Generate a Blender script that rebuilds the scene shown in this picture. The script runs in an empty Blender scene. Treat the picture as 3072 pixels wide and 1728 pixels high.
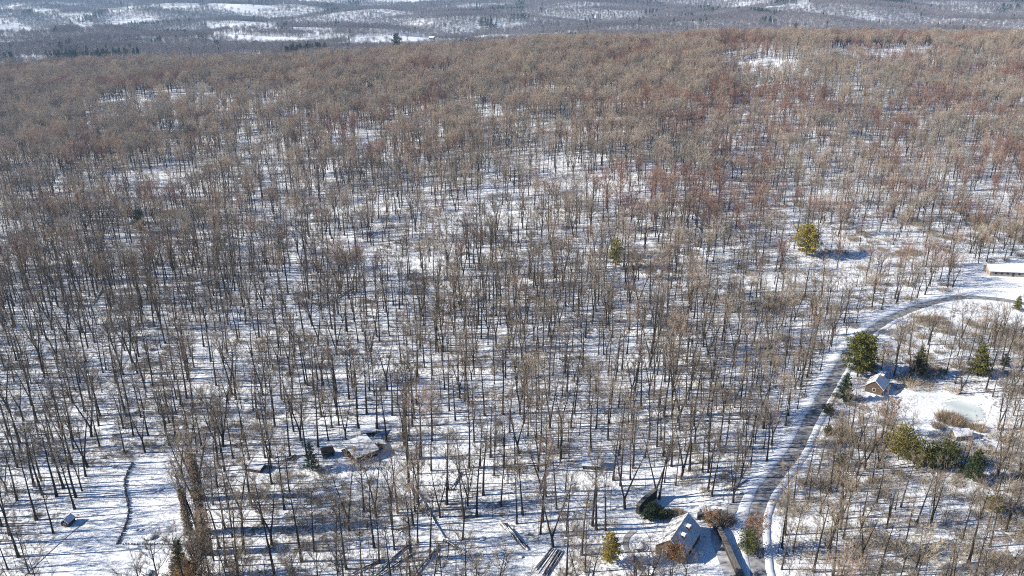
import bpy, math, random
import numpy as np
from mathutils import Vector, Matrix
R = math.radians
sc = bpy.context.scene
# ------------------------------------------------------------------ camera, world, sun, exposure
CAM_H, PITCH, FPX = 150.0, R(21.5), 2300.0
cam = bpy.data.cameras.new('camera'); camo = bpy.data.objects.new('camera', cam)
sc.collection.objects.link(camo); sc.camera = camo
camo.location = (0, 0, CAM_H); camo.rotation_euler = (math.pi/2 - PITCH, 0, 0)
cam.sensor_width = 36; cam.lens = 36*FPX/3072; cam.clip_start = 1; cam.clip_end = 30000
SUN_EL = R(27); SH = Vector((1, 0.08, 0)).normalized()        # the way the shadows fall
w = bpy.data.worlds.new('World'); sc.world = w; w.use_nodes = True
nt = w.node_tree; bg = nt.nodes['Background']
sky = nt.nodes.new('ShaderNodeTexSky'); sky.sky_type = 'NISHITA'; sky.sun_disc = False
sky.sun_elevation = SUN_EL; sky.sun_rotation = math.atan2(-SH.x, -SH.y)
sky.altitude = 300; sky.air_density = 1.2; sky.dust_density = 0.6; sky.ozone_density = 3.0
_t = nt.nodes.new('ShaderNodeVectorMath'); _t.operation = 'MULTIPLY'; _t.inputs[1].default_value = (.22, .60, 1.0)   # sky light tinted to make the shadows darker and bluer
nt.links.new(sky.outputs[0], _t.inputs[0]); nt.links.new(_t.outputs[0], bg.inputs[0]); bg.inputs[1].default_value = 0.05
sl = bpy.data.lights.new('sun', 'SUN'); sl.energy = 5.0; sl.angle = R(0.5); sl.color = (1.0, 0.94, 0.83)
slo = bpy.data.objects.new('sun', sl); sc.collection.objects.link(slo); slo.location = (-200, 0, 300)
ldir = Vector((SH.x*math.cos(SUN_EL), SH.y*math.cos(SUN_EL), -math.sin(SUN_EL)))
slo.rotation_euler = ldir.to_track_quat('-Z', 'Y').to_euler()
sc.view_settings.view_transform = 'Standard'; sc.view_settings.look = 'None'
sc.view_settings.exposure = 1.06; sc.view_settings.gamma = 1.0
cy = sc.cycles
cy.use_denoising = False; cy.max_bounces = 4; cy.diffuse_bounces = 1; cy.filter_width = 1.1; cy.glossy_bounces = 2
cy.volume_bounces = 0; cy.transparent_max_bounces = 4; cy.use_adaptive_sampling = True; cy.adaptive_threshold = 0.01
try: cy.denoiser = 'OPENIMAGEDENOISE'
except Exception: pass

random.seed(7); rng = np.random.default_rng(11)
col = sc.collection
# ------------------------------------------------------------------ terrain
def smooth(t):
    t = np.clip(t, 0, 1); return t*t*(3-2*t)
_lat = np.random.default_rng(5).random((64, 64))
def vnoise(x, y, s):
    x = np.asarray(x, float)/s + 1000.3; y = np.asarray(y, float)/s + 1000.7
    xi = np.floor(x).astype(int); yi = np.floor(y).astype(int)
    fx = smooth(x-xi); fy = smooth(y-yi)
    a = _lat[xi % 64, yi % 64]; b = _lat[(xi+1) % 64, yi % 64]
    c = _lat[xi % 64, (yi+1) % 64]; d = _lat[(xi+1) % 64, (yi+1) % 64]
    return (a*(1-fx)+b*fx)*(1-fy) + (c*(1-fx)+d*fx)*fy
YR = 1180.0
def height(x, y):
    x = np.asarray(x, float); y = np.asarray(y, float)
    t = x/np.maximum(y, 200)
    zr = np.interp(t, [-.9, -.64, -.2, 0, .4, .64, .9], [4, 9, 33, 50, 72, 66, 60])
    near = zr*smooth((y-260)/(YR-200))**1.15
    fl = np.interp(y, [0, 1600, 2200, 2600, 3000, 4000, 5500, 8000, 14000], [12, 22, 8, 0, 3, 32, 66, 260, 500])
    fr = np.interp(y, [0, 2200, 3000, 4000, 6000, 8000, 14000], [20, 5, 34, 92, 190, 300, 500])
    far = fl + (fr-fl)*smooth((t-.05)/.3)
    far = far + (vnoise(x, y, 520)-.5)*70*smooth((y-1500)/1500) + (vnoise(x, y, 190)-.5)*22*smooth((y-1400)/800)
    z = near + (far-near)*smooth((y-YR-40)/620)
    z = z + (vnoise(x, y, 140)-.5)*7*smooth((y-220)/350) + (vnoise(x, y, 26)-.5)*1.0 + (vnoise(x, y, 8)-.5)*.22
    return z
def Hh(x, y): return float(height(x, y))
CP, SP = math.cos(PITCH), math.sin(PITCH)
def P(px, py, up=0.0):
    """the ground point the photograph shows at that pixel (up: metres above the ground)"""
    a = (px-1536)/FPX; b = (864-py)/FPX
    dx, dy, dz = a, CP + b*SP, -SP + b*CP
    lo = 50.0; t = lo; st = 2.0
    while t < 12000:
        if CAM_H + dz*t < Hh(dx*t, dy*t) + up: break
        st = max(1.5, t*.01); t += st
    lo, hi = t-st, t
    for _ in range(14):
        m = (lo+hi)/2
        if CAM_H + dz*m < Hh(dx*m, dy*m) + up: hi = m
        else: lo = m
    return Vector((dx*hi, dy*hi, CAM_H+dz*hi))
def proj(x, y, z):
    yy = y; zz = z-CAM_H
    d = yy*CP - zz*SP; v = yy*SP + zz*CP
    return 1536 + FPX*x/d, 864 - FPX*v/d, d
def G(px, py):
    p = P(px, py); return (p.x, p.y)
# ------------------------------------------------------------------ materials
def mat(name, c1, c2=None, scale=3.0, rough=.9, bump=0.0, detail=4.0, obj=False):
    m = bpy.data.materials.new(name); m.use_nodes = True
    n = m.node_tree; b = n.nodes['Principled BSDF']
    b.inputs['Roughness'].default_value = rough; b.inputs['Specular IOR Level'].default_value = .2
    tc = n.nodes.new('ShaderNodeTexCoord'); nz = n.nodes.new('ShaderNodeTexNoise')
    nz.inputs['Scale'].default_value = scale; nz.inputs['Detail'].default_value = detail
    n.links.new(tc.outputs['Object'], nz.inputs['Vector'])
    mx = n.nodes.new('ShaderNodeMix'); mx.data_type = 'RGBA'
    mx.inputs[6].default_value = (*c1, 1); mx.inputs[7].default_value = (*(c2 or c1), 1)
    rp = n.nodes.new('ShaderNodeMapRange'); rp.inputs[1].default_value = .35; rp.inputs[2].default_value = .65
    n.links.new(nz.outputs[0], rp.inputs[0]); n.links.new(rp.outputs[0], mx.inputs[0])
    n.links.new(mx.outputs[2], b.inputs['Base Color'])
    if bump:
        bp = n.nodes.new('ShaderNodeBump'); bp.inputs['Strength'].default_value = bump; bp.inputs['Distance'].default_value = .1
        n.links.new(nz.outputs[0], bp.inputs['Height']); n.links.new(bp.outputs[0], b.inputs['Normal'])
    return m
def tint_mat(name, stops, cell=.016, rnd=.5, rough=.95, trans=0.0):
    """a plant material whose hue belongs to each plant: picked from where it grows and a random number of its own"""
    m = bpy.data.materials.new(name); m.use_nodes = True
    n = m.node_tree; b = n.nodes['Principled BSDF']
    b.inputs['Roughness'].default_value = rough; b.inputs['Specular IOR Level'].default_value = .15
    oi = n.nodes.new('ShaderNodeObjectInfo')
    nz = n.nodes.new('ShaderNodeTexNoise'); nz.inputs['Scale'].default_value = cell; nz.inputs['Detail'].default_value = 2
    n.links.new(oi.outputs['Location'], nz.inputs['Vector'])
    a = n.nodes.new('ShaderNodeMapRange'); a.inputs[1].default_value = .3; a.inputs[2].default_value = .7
    a.inputs[3].default_value = 0; a.inputs[4].default_value = 1-rnd
    n.links.new(nz.outputs[0], a.inputs[0])
    q = n.nodes.new('ShaderNodeMath'); q.operation = 'MULTIPLY_ADD'; q.inputs[1].default_value = rnd
    n.links.new(oi.outputs['Random'], q.inputs[0]); n.links.new(a.outputs[0], q.inputs[2])
    cr = n.nodes.new('ShaderNodeValToRGB'); e = cr.color_ramp.elements
    e[0].position = stops[0][0]; e[0].color = (*stops[0][1], 1)
    e[1].position = stops[-1][0]; e[1].color = (*stops[-1][1], 1)
    for p_, c_ in stops[1:-1]:
        k = e.new(p_); k.color = (*c_, 1)
    n.links.new(q.outputs[0], cr.inputs[0])
    geo = n.nodes.new('ShaderNodeNewGeometry')
    pr = n.nodes.new('ShaderNodeMapRange'); pr.inputs[3].default_value = .72; pr.inputs[4].default_value = 1.28
    n.links.new(geo.outputs['Random Per Island'], pr.inputs[0])
    mu = n.nodes.new('ShaderNodeVectorMath'); mu.operation = 'SCALE'
    n.links.new(cr.outputs[0], mu.inputs[0]); n.links.new(pr.outputs[0], mu.inputs['Scale'])
    n.links.new(mu.outputs[0], b.inputs['Base Color'])
    if trans:
        tr = n.nodes.new('ShaderNodeBsdfTranslucent'); n.links.new(mu.outputs[0], tr.inputs[0])
        ms = n.nodes.new('ShaderNodeMixShader'); ms.inputs[0].default_value = trans
        out = n.nodes['Material Output']
        n.links.new(b.outputs[0], ms.inputs[1]); n.links.new(tr.outputs[0], ms.inputs[2]); n.links.new(ms.outputs[0], out.inputs[0])
    return m
M = {}
M['bark'] = tint_mat('bark', [(0, (.022, .018, .016)), (.5, (.04, .032, .026)), (.8, (.06, .048, .038)), (1, (.13, .105, .08))], cell=.008, rnd=.5)
M['twig'] = tint_mat('twig', [(0, (.27, .235, .195)), (.3, (.36, .305, .245)), (.45, (.44, .365, .29)), (.6, (.45, .33, .25)), (.7, (.46, .34, .245)), (.8, (.52, .43, .32)), (1, (.62, .53, .39))], cell=.03, rnd=.3, trans=.12)
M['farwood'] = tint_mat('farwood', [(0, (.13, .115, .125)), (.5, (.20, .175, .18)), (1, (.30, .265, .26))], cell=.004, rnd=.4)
M['bare_twig'] = tint_mat('bare_twig', [(0, (.13, .105, .085)), (.35, (.20, .16, .125)), (.6, (.28, .215, .155)), (.8, (.36, .28, .20)), (1, (.46, .37, .27))], cell=.013, rnd=.4, trans=.05)
M['red_twig'] = tint_mat('red_twig', [(0, (.17, .095, .08)), (.4, (.29, .165, .13)), (.7, (.38, .235, .17)), (1, (.50, .34, .23))], cell=.035, rnd=.5, trans=.12)
M['needles'] = tint_mat('needles', [(0, (.07, .078, .022)), (1, (.14, .135, .03))], rnd=.9, trans=.15)
M['dark_needles'] = tint_mat('dark_needles', [(0, (.022, .040, .018)), (1, (.05, .065, .025))], rnd=.9)
M['gold_needles'] = tint_mat('gold_needles', [(0, (.20, .19, .04)), (1, (.34, .27, .06))], rnd=.9, trans=.2)
M['brown_leaf'] = tint_mat('brown_leaf', [(0, (.20, .10, .045)), (1, (.33, .18, .08))], rnd=.9, trans=.25)
M['vine'] = tint_mat('vine', [(0, (.26, .19, .13)), (1, (.34, .25, .17))], rnd=.9)
M['brush'] = tint_mat('brush', [(0, (.19, .155, .12)), (.5, (.34, .28, .205)), (1, (.50, .42, .29))], rnd=.7)
M['roof_snow'] = mat('roof_snow', (.84, .86, .89), (.78, .80, .84), 1.2, .6, .3)
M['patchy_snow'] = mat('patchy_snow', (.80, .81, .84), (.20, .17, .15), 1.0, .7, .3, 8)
M['thin_or_shaded_snow'] = mat('thin_or_shaded_snow', (.70, .72, .76), (.46, .48, .52), 2.2, .7, .3)  # greyer snow; on the main house roof it carries painted shade
M['dark_wood'] = mat('dark_wood', (.035, .028, .024), (.07, .055, .045), 4, .85, .4)
M['brown_wood'] = mat('brown_wood', (.065, .042, .028), (.11, .075, .05), 4, .85, .4)
M['tan_wall'] = mat('tan_wall', (.30, .24, .19), (.36, .30, .24), 3, .85)
M['white_wall'] = mat('white_wall', (.60, .60, .58), (.70, .70, .68), 2, .7)
M['glass'] = mat('glass', (.02, .025, .03), (.03, .035, .04), 2, .15)
M['brick'] = mat('brick', (.22, .10, .07), (.30, .15, .10), 8, .9, .3)
M['stone'] = mat('stone', (.09, .085, .08), (.20, .185, .17), 2.4, .95, .8)
M['log'] = mat('log', (.20, .16, .13), (.34, .28, .23), 3, .9, .3)
M['cut'] = mat('cut', (.42, .32, .20), (.5, .38, .25), 8, .8)
M['metal'] = mat('metal', (.25, .26, .28), (.3, .31, .33), 4, .4)
M['rubber'] = mat('rubber', (.02, .02, .02), (.04, .04, .04), 4, .7)
M['asphalt'] = mat('asphalt', (.13, .13, .135), (.36, .36, .37), .6, .85, .2, 8)
M['gravel'] = mat('gravel', (.22, .20, .19), (.50, .50, .52), .35, .9, .2, 8)
M['ice'] = mat('ice', (.52, .57, .56), (.70, .73, .71), .12, .45, .1, 6)
M['bank'] = mat('bank', (.84, .86, .90), (.74, .77, .82), .9, .6, .6, 6)

def ground_mat():
    m = bpy.data.materials.new('snow_ground'); m.use_nodes = True
    n = m.node_tree; b = n.nodes['Principled BSDF']; L = n.links.new
    b.inputs['Roughness'].default_value = .65; b.inputs['Specular IOR Level'].default_value = .25
    tc = n.nodes.new('ShaderNodeTexCoord')
    def noise(s, d=4, r=.6):
        z = n.nodes.new('ShaderNodeTexNoise'); z.inputs['Scale'].default_value = s; z.inputs['Detail'].default_value = d
        z.inputs['Roughness'].default_value = r; L(tc.outputs['Object'], z.inputs['Vector']); return z.outputs[0]
    at = n.nodes.new('ShaderNodeAttribute'); at.attribute_name = 'litter_shade'
    n1, n2, n3 = noise(.75, 6, .7), noise(.035, 3), noise(.16, 4)
    def math_(op, a, b_):
        q = n.nodes.new('ShaderNodeMath'); q.operation = op
        for i, v in enumerate((a, b_)):
            if isinstance(v, (int, float)): q.inputs[i].default_value = v
            else: L(v, q.inputs[i])
        return q.outputs[0]
    s = math_('ADD', math_('MULTIPLY', n1, .55), math_('MULTIPLY', n3, .30))
    s = math_('ADD', s, math_('MULTIPLY', n2, .25))
    s = math_('ADD', s, math_('MULTIPLY', math_('SUBTRACT', at.outputs['Fac'], .5), .22))
    r = n.nodes.new('ShaderNodeMapRange'); r.inputs[1].default_value = .60; r.inputs[2].default_value = .68; r.interpolation_type = 'SMOOTHSTEP'
    L(s, r.inputs[0])
    lit = n.nodes.new('ShaderNodeMix'); lit.data_type = 'RGBA'
    lit.inputs[6].default_value = (.05, .038, .03, 1); lit.inputs[7].default_value = (.16, .12, .09, 1); L(noise(2.5), lit.inputs[0])  # dark leaf litter specks; twig shadow on the snow is painted in with them
    sn = n.nodes.new('ShaderNodeMix'); sn.data_type = 'RGBA'
    sn.inputs[6].default_value = (.88, .885, .90, 1); sn.inputs[7].default_value = (.80, .81, .84, 1); L(n3, sn.inputs[0])
    mx = n.nodes.new('ShaderNodeMix'); mx.data_type = 'RGBA'
    L(math_('MULTIPLY', r.outputs[0], .8), mx.inputs[0]); L(sn.outputs[2], mx.inputs[6]); L(lit.outputs[2], mx.inputs[7])
    L(mx.outputs[2], b.inputs['Base Color'])
    bp = n.nodes.new('ShaderNodeBump'); bp.inputs['Strength'].default_value = .7; bp.inputs['Distance'].default_value = .5
    L(noise(.9, 5), bp.inputs['Height']); L(bp.outputs[0], b.inputs['Normal'])
    return m
M['ground'] = ground_mat()
# ------------------------------------------------------------------ mesh helpers
class MB:
    def __init__(s): s.v = []; s.f = []
    def box(s, x0, x1, y0, y1, z0, z1, fn=None):
        i = len(s.v)
        for z in (z0, z1):
            for x, y in ((x0, y0), (x1, y0), (x1, y1), (x0, y1)): s.v.append((x, y, z))
        s.f += [(i, i+3, i+2, i+1), (i+4, i+5, i+6, i+7), (i, i+1, i+5, i+4), (i+1, i+2, i+6, i+5), (i+2, i+3, i+7, i+6), (i+3, i, i+4, i+7)]
        return s
    def poly(s, pts):
        i = len(s.v); s.v += [tuple(p) for p in pts]; s.f.append(tuple(range(i, i+len(pts)))); return s
    def slab(s, pts, th):
        """a closed slab under a top polygon"""
        i = len(s.v); n = len(pts)
        s.v += [tuple(p) for p in pts] + [(p[0], p[1], p[2]-th) for p in pts]
        s.f.append(tuple(range(i, i+n))); s.f.append(tuple(range(i+2*n-1, i+n-1, -1)))
        for k in range(n): j = (k+1) % n; s.f.append((i+k, i+n+k, i+n+j, i+j))
        return s
    def tube(s, pts, rad, n=6, cap=True):
        base = len(s.v); m = len(pts)
        pts = [Vector(p) for p in pts]
        for k in range(m):
            d = (pts[min(k+1, m-1)]-pts[max(k-1, 0)])
            if d.length < 1e-9: d = Vector((0, 0, 1))
            d.normalize()
            a = d.cross(Vector((0.13, 1, 0.07)) if abs(d.y) < .9 else Vector((1, 0, .1))).normalized(); b_ = d.cross(a)
            for q in range(n):
                t = 2*math.pi*q/n
                s.v.append(tuple(pts[k] + (a*math.cos(t)+b_*math.sin(t))*rad[k]))
        for k in range(m-1):
            for q in range(n):
                q2 = (q+1) % n
                s.f.append((base+k*n+q, base+k*n+q2, base+(k+1)*n+q2, base+(k+1)*n+q))
        if cap:
            s.f.append(tuple(base+q for q in range(n-1, -1, -1))); s.f.append(tuple(base+(m-1)*n+q for q in range(n)))
        return s
    def tri(s, a, b, c):
        i = len(s.v); s.v += [a, b, c]; s.f.append((i, i+1, i+2))
    def mesh(s, name, m):
        me = bpy.data.meshes.new(name); me.from_pydata(s.v, [], s.f); me.materials.append(m); me.update(); return me
    def build(s, name, m, parent=None):
        o = bpy.data.objects.new(name, s.mesh(name, m)); col.objects.link(o)
        if parent: o.parent = parent
        return o
def tag(o, label, cat, group=None):
    o['label'] = label; o['category'] = cat
    if group: o['group'] = group
    return o
def thing(name, label, cat, loc, rz=0, group=None):
    o = bpy.data.objects.new(name, None); col.objects.link(o); o.empty_display_size = .5
    o.location = loc; o.rotation_euler = (0, 0, rz); tag(o, label, cat, group); return o
# ------------------------------------------------------------------ the ground sheet
def inpoly(x, y, poly):
    x = np.asarray(x); y = np.asarray(y); r = np.zeros(x.shape, bool); n = len(poly)
    for i in range(n):
        x1, y1 = poly[i]; x2, y2 = poly[(i+1) % n]
        c = ((y1 > y) != (y2 > y)) & (x < (x2-x1)*(y-y1)/((y2-y1) or 1e-9)+x1)
        r ^= c
    return r
def pp(*pts): return [G(*p) for p in pts]
ROADPX = [(2310, 1900), (2285, 1800), (2276, 1728), (2266, 1630), (2267, 1560), (2288, 1489), (2335, 1420), (2389, 1349), (2427, 1270), (2471, 1190), (2509, 1125), (2553, 1052), (2610, 995), (2675, 954), (2750, 923), (2826, 902), (2902, 893), (2997, 899), (3072, 912), (3200, 935)]
def resample(pts, step):
    pts = [Vector((p[0], p[1])) for p in pts]; out = []
    def cr(p0, p1, p2, p3, t): return .5*((2*p1)+(p2-p0)*t+(2*p0-5*p1+4*p2-p3)*t*t+(3*p1-p0-3*p2+p3)*t**3)
    for i in range(len(pts)-1):
        p0 = pts[max(i-1, 0)]; p3 = pts[min(i+2, len(pts)-1)]
        k = max(2, int((pts[i+1]-pts[i]).length/step))
        for j in range(k): out.append(cr(p0, pts[i], pts[i+1], p3, j/k))
    out.append(pts[-1]); return out
ROAD = resample([G(*p) for p in ROADPX], 2.0)
RA = np.array([[p.x, p.y] for p in ROAD])
def road_dist(x, y):
    x = np.asarray(x, float); y = np.asarray(y, float); d = np.full(x.shape, 1e9)
    for q in RA[::2]: d = np.minimum(d, (x-q[0])**2+(y-q[1])**2)
    return np.sqrt(d)
# places without trees, read off the photograph's ground
CLEAR = [pp((150, 1700), (190, 1560), (300, 1455), (395, 1385), (520, 1350), (560, 1440), (560, 1560), (560, 1780), (430, 1900), (60, 1900), (60, 1760)),
         pp((1830, 1640), (1850, 1570), (1930, 1490), (2010, 1475), (2140, 1505), (2200, 1580), (2245, 1680), (2260, 1800), (2130, 1900), (2080, 1720), (1990, 1700), (1960, 1720), (1850, 1690)),
         pp((1390, 1760), (1410, 1690), (1330, 1650), (1210, 1610), (1260, 1560), (1480, 1560), (1600, 1640), (1650, 1650), (1690, 1800)),
         pp((1010, 1360), (1060, 1320), (1180, 1330), (1200, 1390), (1150, 1440), (1020, 1440)),
         pp((2680, 1200), (2720, 1165), (2850, 1180), (2960, 1200), (2990, 1250), (2960, 1290), (2900, 1330), (2800, 1290), (2690, 1280)),
         pp((2600, 1150), (2660, 1140), (2680, 1200), (2620, 1200)),
         pp((2850, 830), (2960, 790), (3072, 780), (3300, 790), (3300, 880), (3072, 890), (2900, 885)),
         pp((2960, 930), (3072, 925), (3300, 950), (3300, 1000), (3072, 990), (2980, 970)),
         pp((1750, 1375), (1815, 1375), (1815, 1425), (1750, 1425)),
         pp((750, 1385), (800, 1385), (800, 1420), (750, 1420))]
THIN = [(pp((1300, 1250), (1330, 1400), (1350, 1640), (1700, 1740), (1870, 1600), (1800, 1430), (1640, 1330)), .75),
        (pp((760, 1440), (820, 1400), (1200, 1400), (1330, 1560), (1300, 1728), (1000, 1728), (700, 1700)), .8),
        (pp((300, 320), (620, 270), (660, 330), (320, 365)), .15),
        (pp((2160, 190), (2300, 180), (2400, 190), (2400, 235), (2150, 232)), .12),
        (pp((2440, 150), (2790, 140), (2820, 190), (2440, 195)), .2),
        (pp((600, 300), (900, 290), (930, 330), (650, 340)), .35), (pp((2100, 145), (2400, 140), (2400, 165), (2110, 170)), .4), (pp((2860, 160), (3072, 165), (3072, 185), (2860, 185)), .4)]
FIELDS = [pp((630, 10), (800, 18), (870, 35), (700, 39), (615, 28)), pp((300, 40), (410, 15), (400, 33), (310, 42)),
          pp((480, 22), (600, 12), (600, 30), (490, 35)), pp((620, 78), (825, 73), (835, 92), (700, 99), (620, 92)),
          pp((0, 85), (60, 79), (170, 95), (160, 103), (-60, 105)), pp((-60, 113), (90, 123), (-60, 127)),
          pp((180, 50), (280, 42), (280, 54), (185, 58)), pp((1000, 142), (1060, 122), (1250, 108), (1480, 106), (1470, 122), (1300, 132), (1010, 152)),
          pp((870, 85), (1000, 98), (1010, 109), (880, 99)), pp((1090, -4), (1340, -4), (1280, 10), (1140, 13)), pp((860, 0), (1010, -2), (1000, 6), (880, 8)),
          pp((100, 38), (180, 34), (180, 44), (100, 46)), pp((640, 105), (830, 112), (1000, 128), (960, 138), (640, 122)),
          pp((330, 75), (420, 60), (440, 72), (340, 90)), pp((220, 75), (280, 72), (320, 92), (240, 96)), pp((2270, 24), (2420, 4), (2440, 22), (2300, 36)),
          pp((60, 186), (130, 182), (160, 196), (70, 200))]
EXTRA = [pp((1600, 50), (1840, 38), (1850, 62), (1620, 70))]
def build_ground():
    ys = [60.0]
    while ys[-1] < 13000: ys.append(ys[-1] + max(2.0, ys[-1]*.0125))
    ts = np.linspace(-1.15, 1.15, 300)
    X, Y = [], []
    for y in ys:
        wdt = y+60; X.append(ts*wdt); Y.append(np.full(ts.shape, y))
    X = np.array(X); Y = np.array(Y); Z = height(X, Y)
    n, m = X.shape
    v = np.stack([X, Y, Z], -1).reshape(-1, 3)
    idx = np.arange(n*m).reshape(n, m)
    f = np.stack([idx[:-1, :-1], idx[:-1, 1:], idx[1:, 1:], idx[1:, :-1]], -1).reshape(-1, 4)
    me = bpy.data.meshes.new('ground'); me.from_pydata(v.tolist(), [], f.tolist()); me.materials.append(M['ground'])
    lit = np.full(X.shape, .74)  # high in the woods: litter plus painted twig-shadow speckle
    for c in CLEAR: lit[inpoly(X, Y, c)] = 0.05
    for c in FIELDS: lit[inpoly(X, Y, c)] = 0.0
    lit[(road_dist(X, Y) < 7)] = .15
    a = me.attributes.new('litter_shade', 'FLOAT', 'POINT'); a.data.foreach_set('value', lit.reshape(-1).astype(np.float32))
    me.polygons.foreach_set('use_smooth', [True]*len(me.polygons))
    o = bpy.data.objects.new('ground', me); col.objects.link(o); o['kind'] = 'structure'
    return o
GROUND = build_ground(); ZMIN = min(v.co.z for v in GROUND.data.vertices)
def ribbon(name, pts, prof, m, kind='structure', lift=.05):
    """a draped strip: prof is a list of (offset across, height) pairs"""
    v, f = [], []; k = len(prof); n = len(pts)
    for i, p in enumerate(pts):
        d = (pts[min(i+1, n-1)]-pts[max(i-1, 0)]).normalized(); nn = Vector((d.y, -d.x))
        for off, hh in prof:
            wob = 0
            q = p + nn*(off + wob)
            v.append((q.x, q.y, max(Hh(q.x, q.y), Hh(p.x, p.y)-.4) + lift + hh))
    for i in range(n-1):
        for j in range(k-1): f.append((i*k+j, i*k+j+1, (i+1)*k+j+1, (i+1)*k+j))
    me = bpy.data.meshes.new(name); me.from_pydata(v, [], f); me.materials.append(m)
    for p_ in me.polygons: p_.use_smooth = True
    o = bpy.data.objects.new(name, me); col.objects.link(o); o['kind'] = kind; return o
ribbon('road', ROAD, [(-2.25, .02), (-1.1, .07), (0, .10), (1.1, .07), (2.25, .02)], M['asphalt'], lift=.14)
def berm(name, side, near_, wdt, hh):
    v = [(near_, .02), (near_+.25, hh*.7), (near_+wdt*.4, hh), (near_+wdt*.75, hh*.7), (near_+wdt, -.25)]
    if side < 0: v = [(-a, b) for a, b in reversed(v)]
    pts = [p + Vector((random.uniform(-.22, .22), random.uniform(-.1, .1))) for p in ROAD]
    ribbon(name, pts, v, M['bank'], lift=.08)
berm('snow_bank', -1, 2.15, 4.0, .28); berm('snow_bank', 1, 2.15, 2.6, .3)
def patch(name, poly, m, lift=.10, st=1.0):
    """a flat-lying sheet draped on the ground inside a polygon"""
    xs = [p[0] for p in poly]; ys = [p[1] for p in poly]
    nx = int((max(xs)-min(xs))/st)+2; ny = int((max(ys)-min(ys))/st)+2
    xg = np.linspace(min(xs), max(xs), nx); yg = np.linspace(min(ys), max(ys), ny)
    X, Y = np.meshgrid(xg, yg); ins = inpoly(X, Y, poly); Z = height(X, Y)+lift
    v = []; ids = {}; f = []
    for j in range(ny-1):
        for i in range(nx-1):
            if ins[j, i] and ins[j+1, i] and ins[j, i+1] and ins[j+1, i+1]:
                q = []
                for a, b in ((j, i), (j, i+1), (j+1, i+1), (j+1, i)):
                    if (a, b) not in ids: ids[(a, b)] = len(v); v.append((X[a, b], Y[a, b], Z[a, b]))
                    q.append(ids[(a, b)])
                f.append(q)
    me = bpy.data.meshes.new(name); me.from_pydata(v, [], f); me.materials.append(m)
    for p_ in me.polygons: p_.use_smooth = True
    o = bpy.data.objects.new(name, me); col.objects.link(o); o['kind'] = 'structure'; return o
patch('frozen_pond', pp((2828, 1206), (2875, 1196), (2950, 1224), (2962, 1256), (2930, 1270), (2885, 1256), (2845, 1234)), M['ice'])
def path(pxs, wd, m, name='path'):
    pts = resample([G(*p) for p in pxs], 1.5)
    return ribbon(name, pts, [(-wd/2, 0), (0, .03), (wd/2, 0)], m, lift=.12)
path([(1905, 1590), (1880, 1612), (1876, 1640), (1890, 1665), (1914, 1689), (1935, 1745)], 1.6, M['gravel'])
path([(2922, 1317), (2955, 1352), (2995, 1397), (3040, 1445), (3110, 1500)], 3.0, M['bank'])
path([(60, 1740), (150, 1655), (230, 1585), (262, 1560)], .35, M['thin_or_shaded_snow'], 'track')
path([(2240, 1480), (2190, 1535), (2150, 1600), (2165, 1660), (2195, 1740)], 3.2, M['gravel'], 'driveway')
path([(2826, 1198), (2880, 1190), (2940, 1215)], 2.2, M['bank'])
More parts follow.
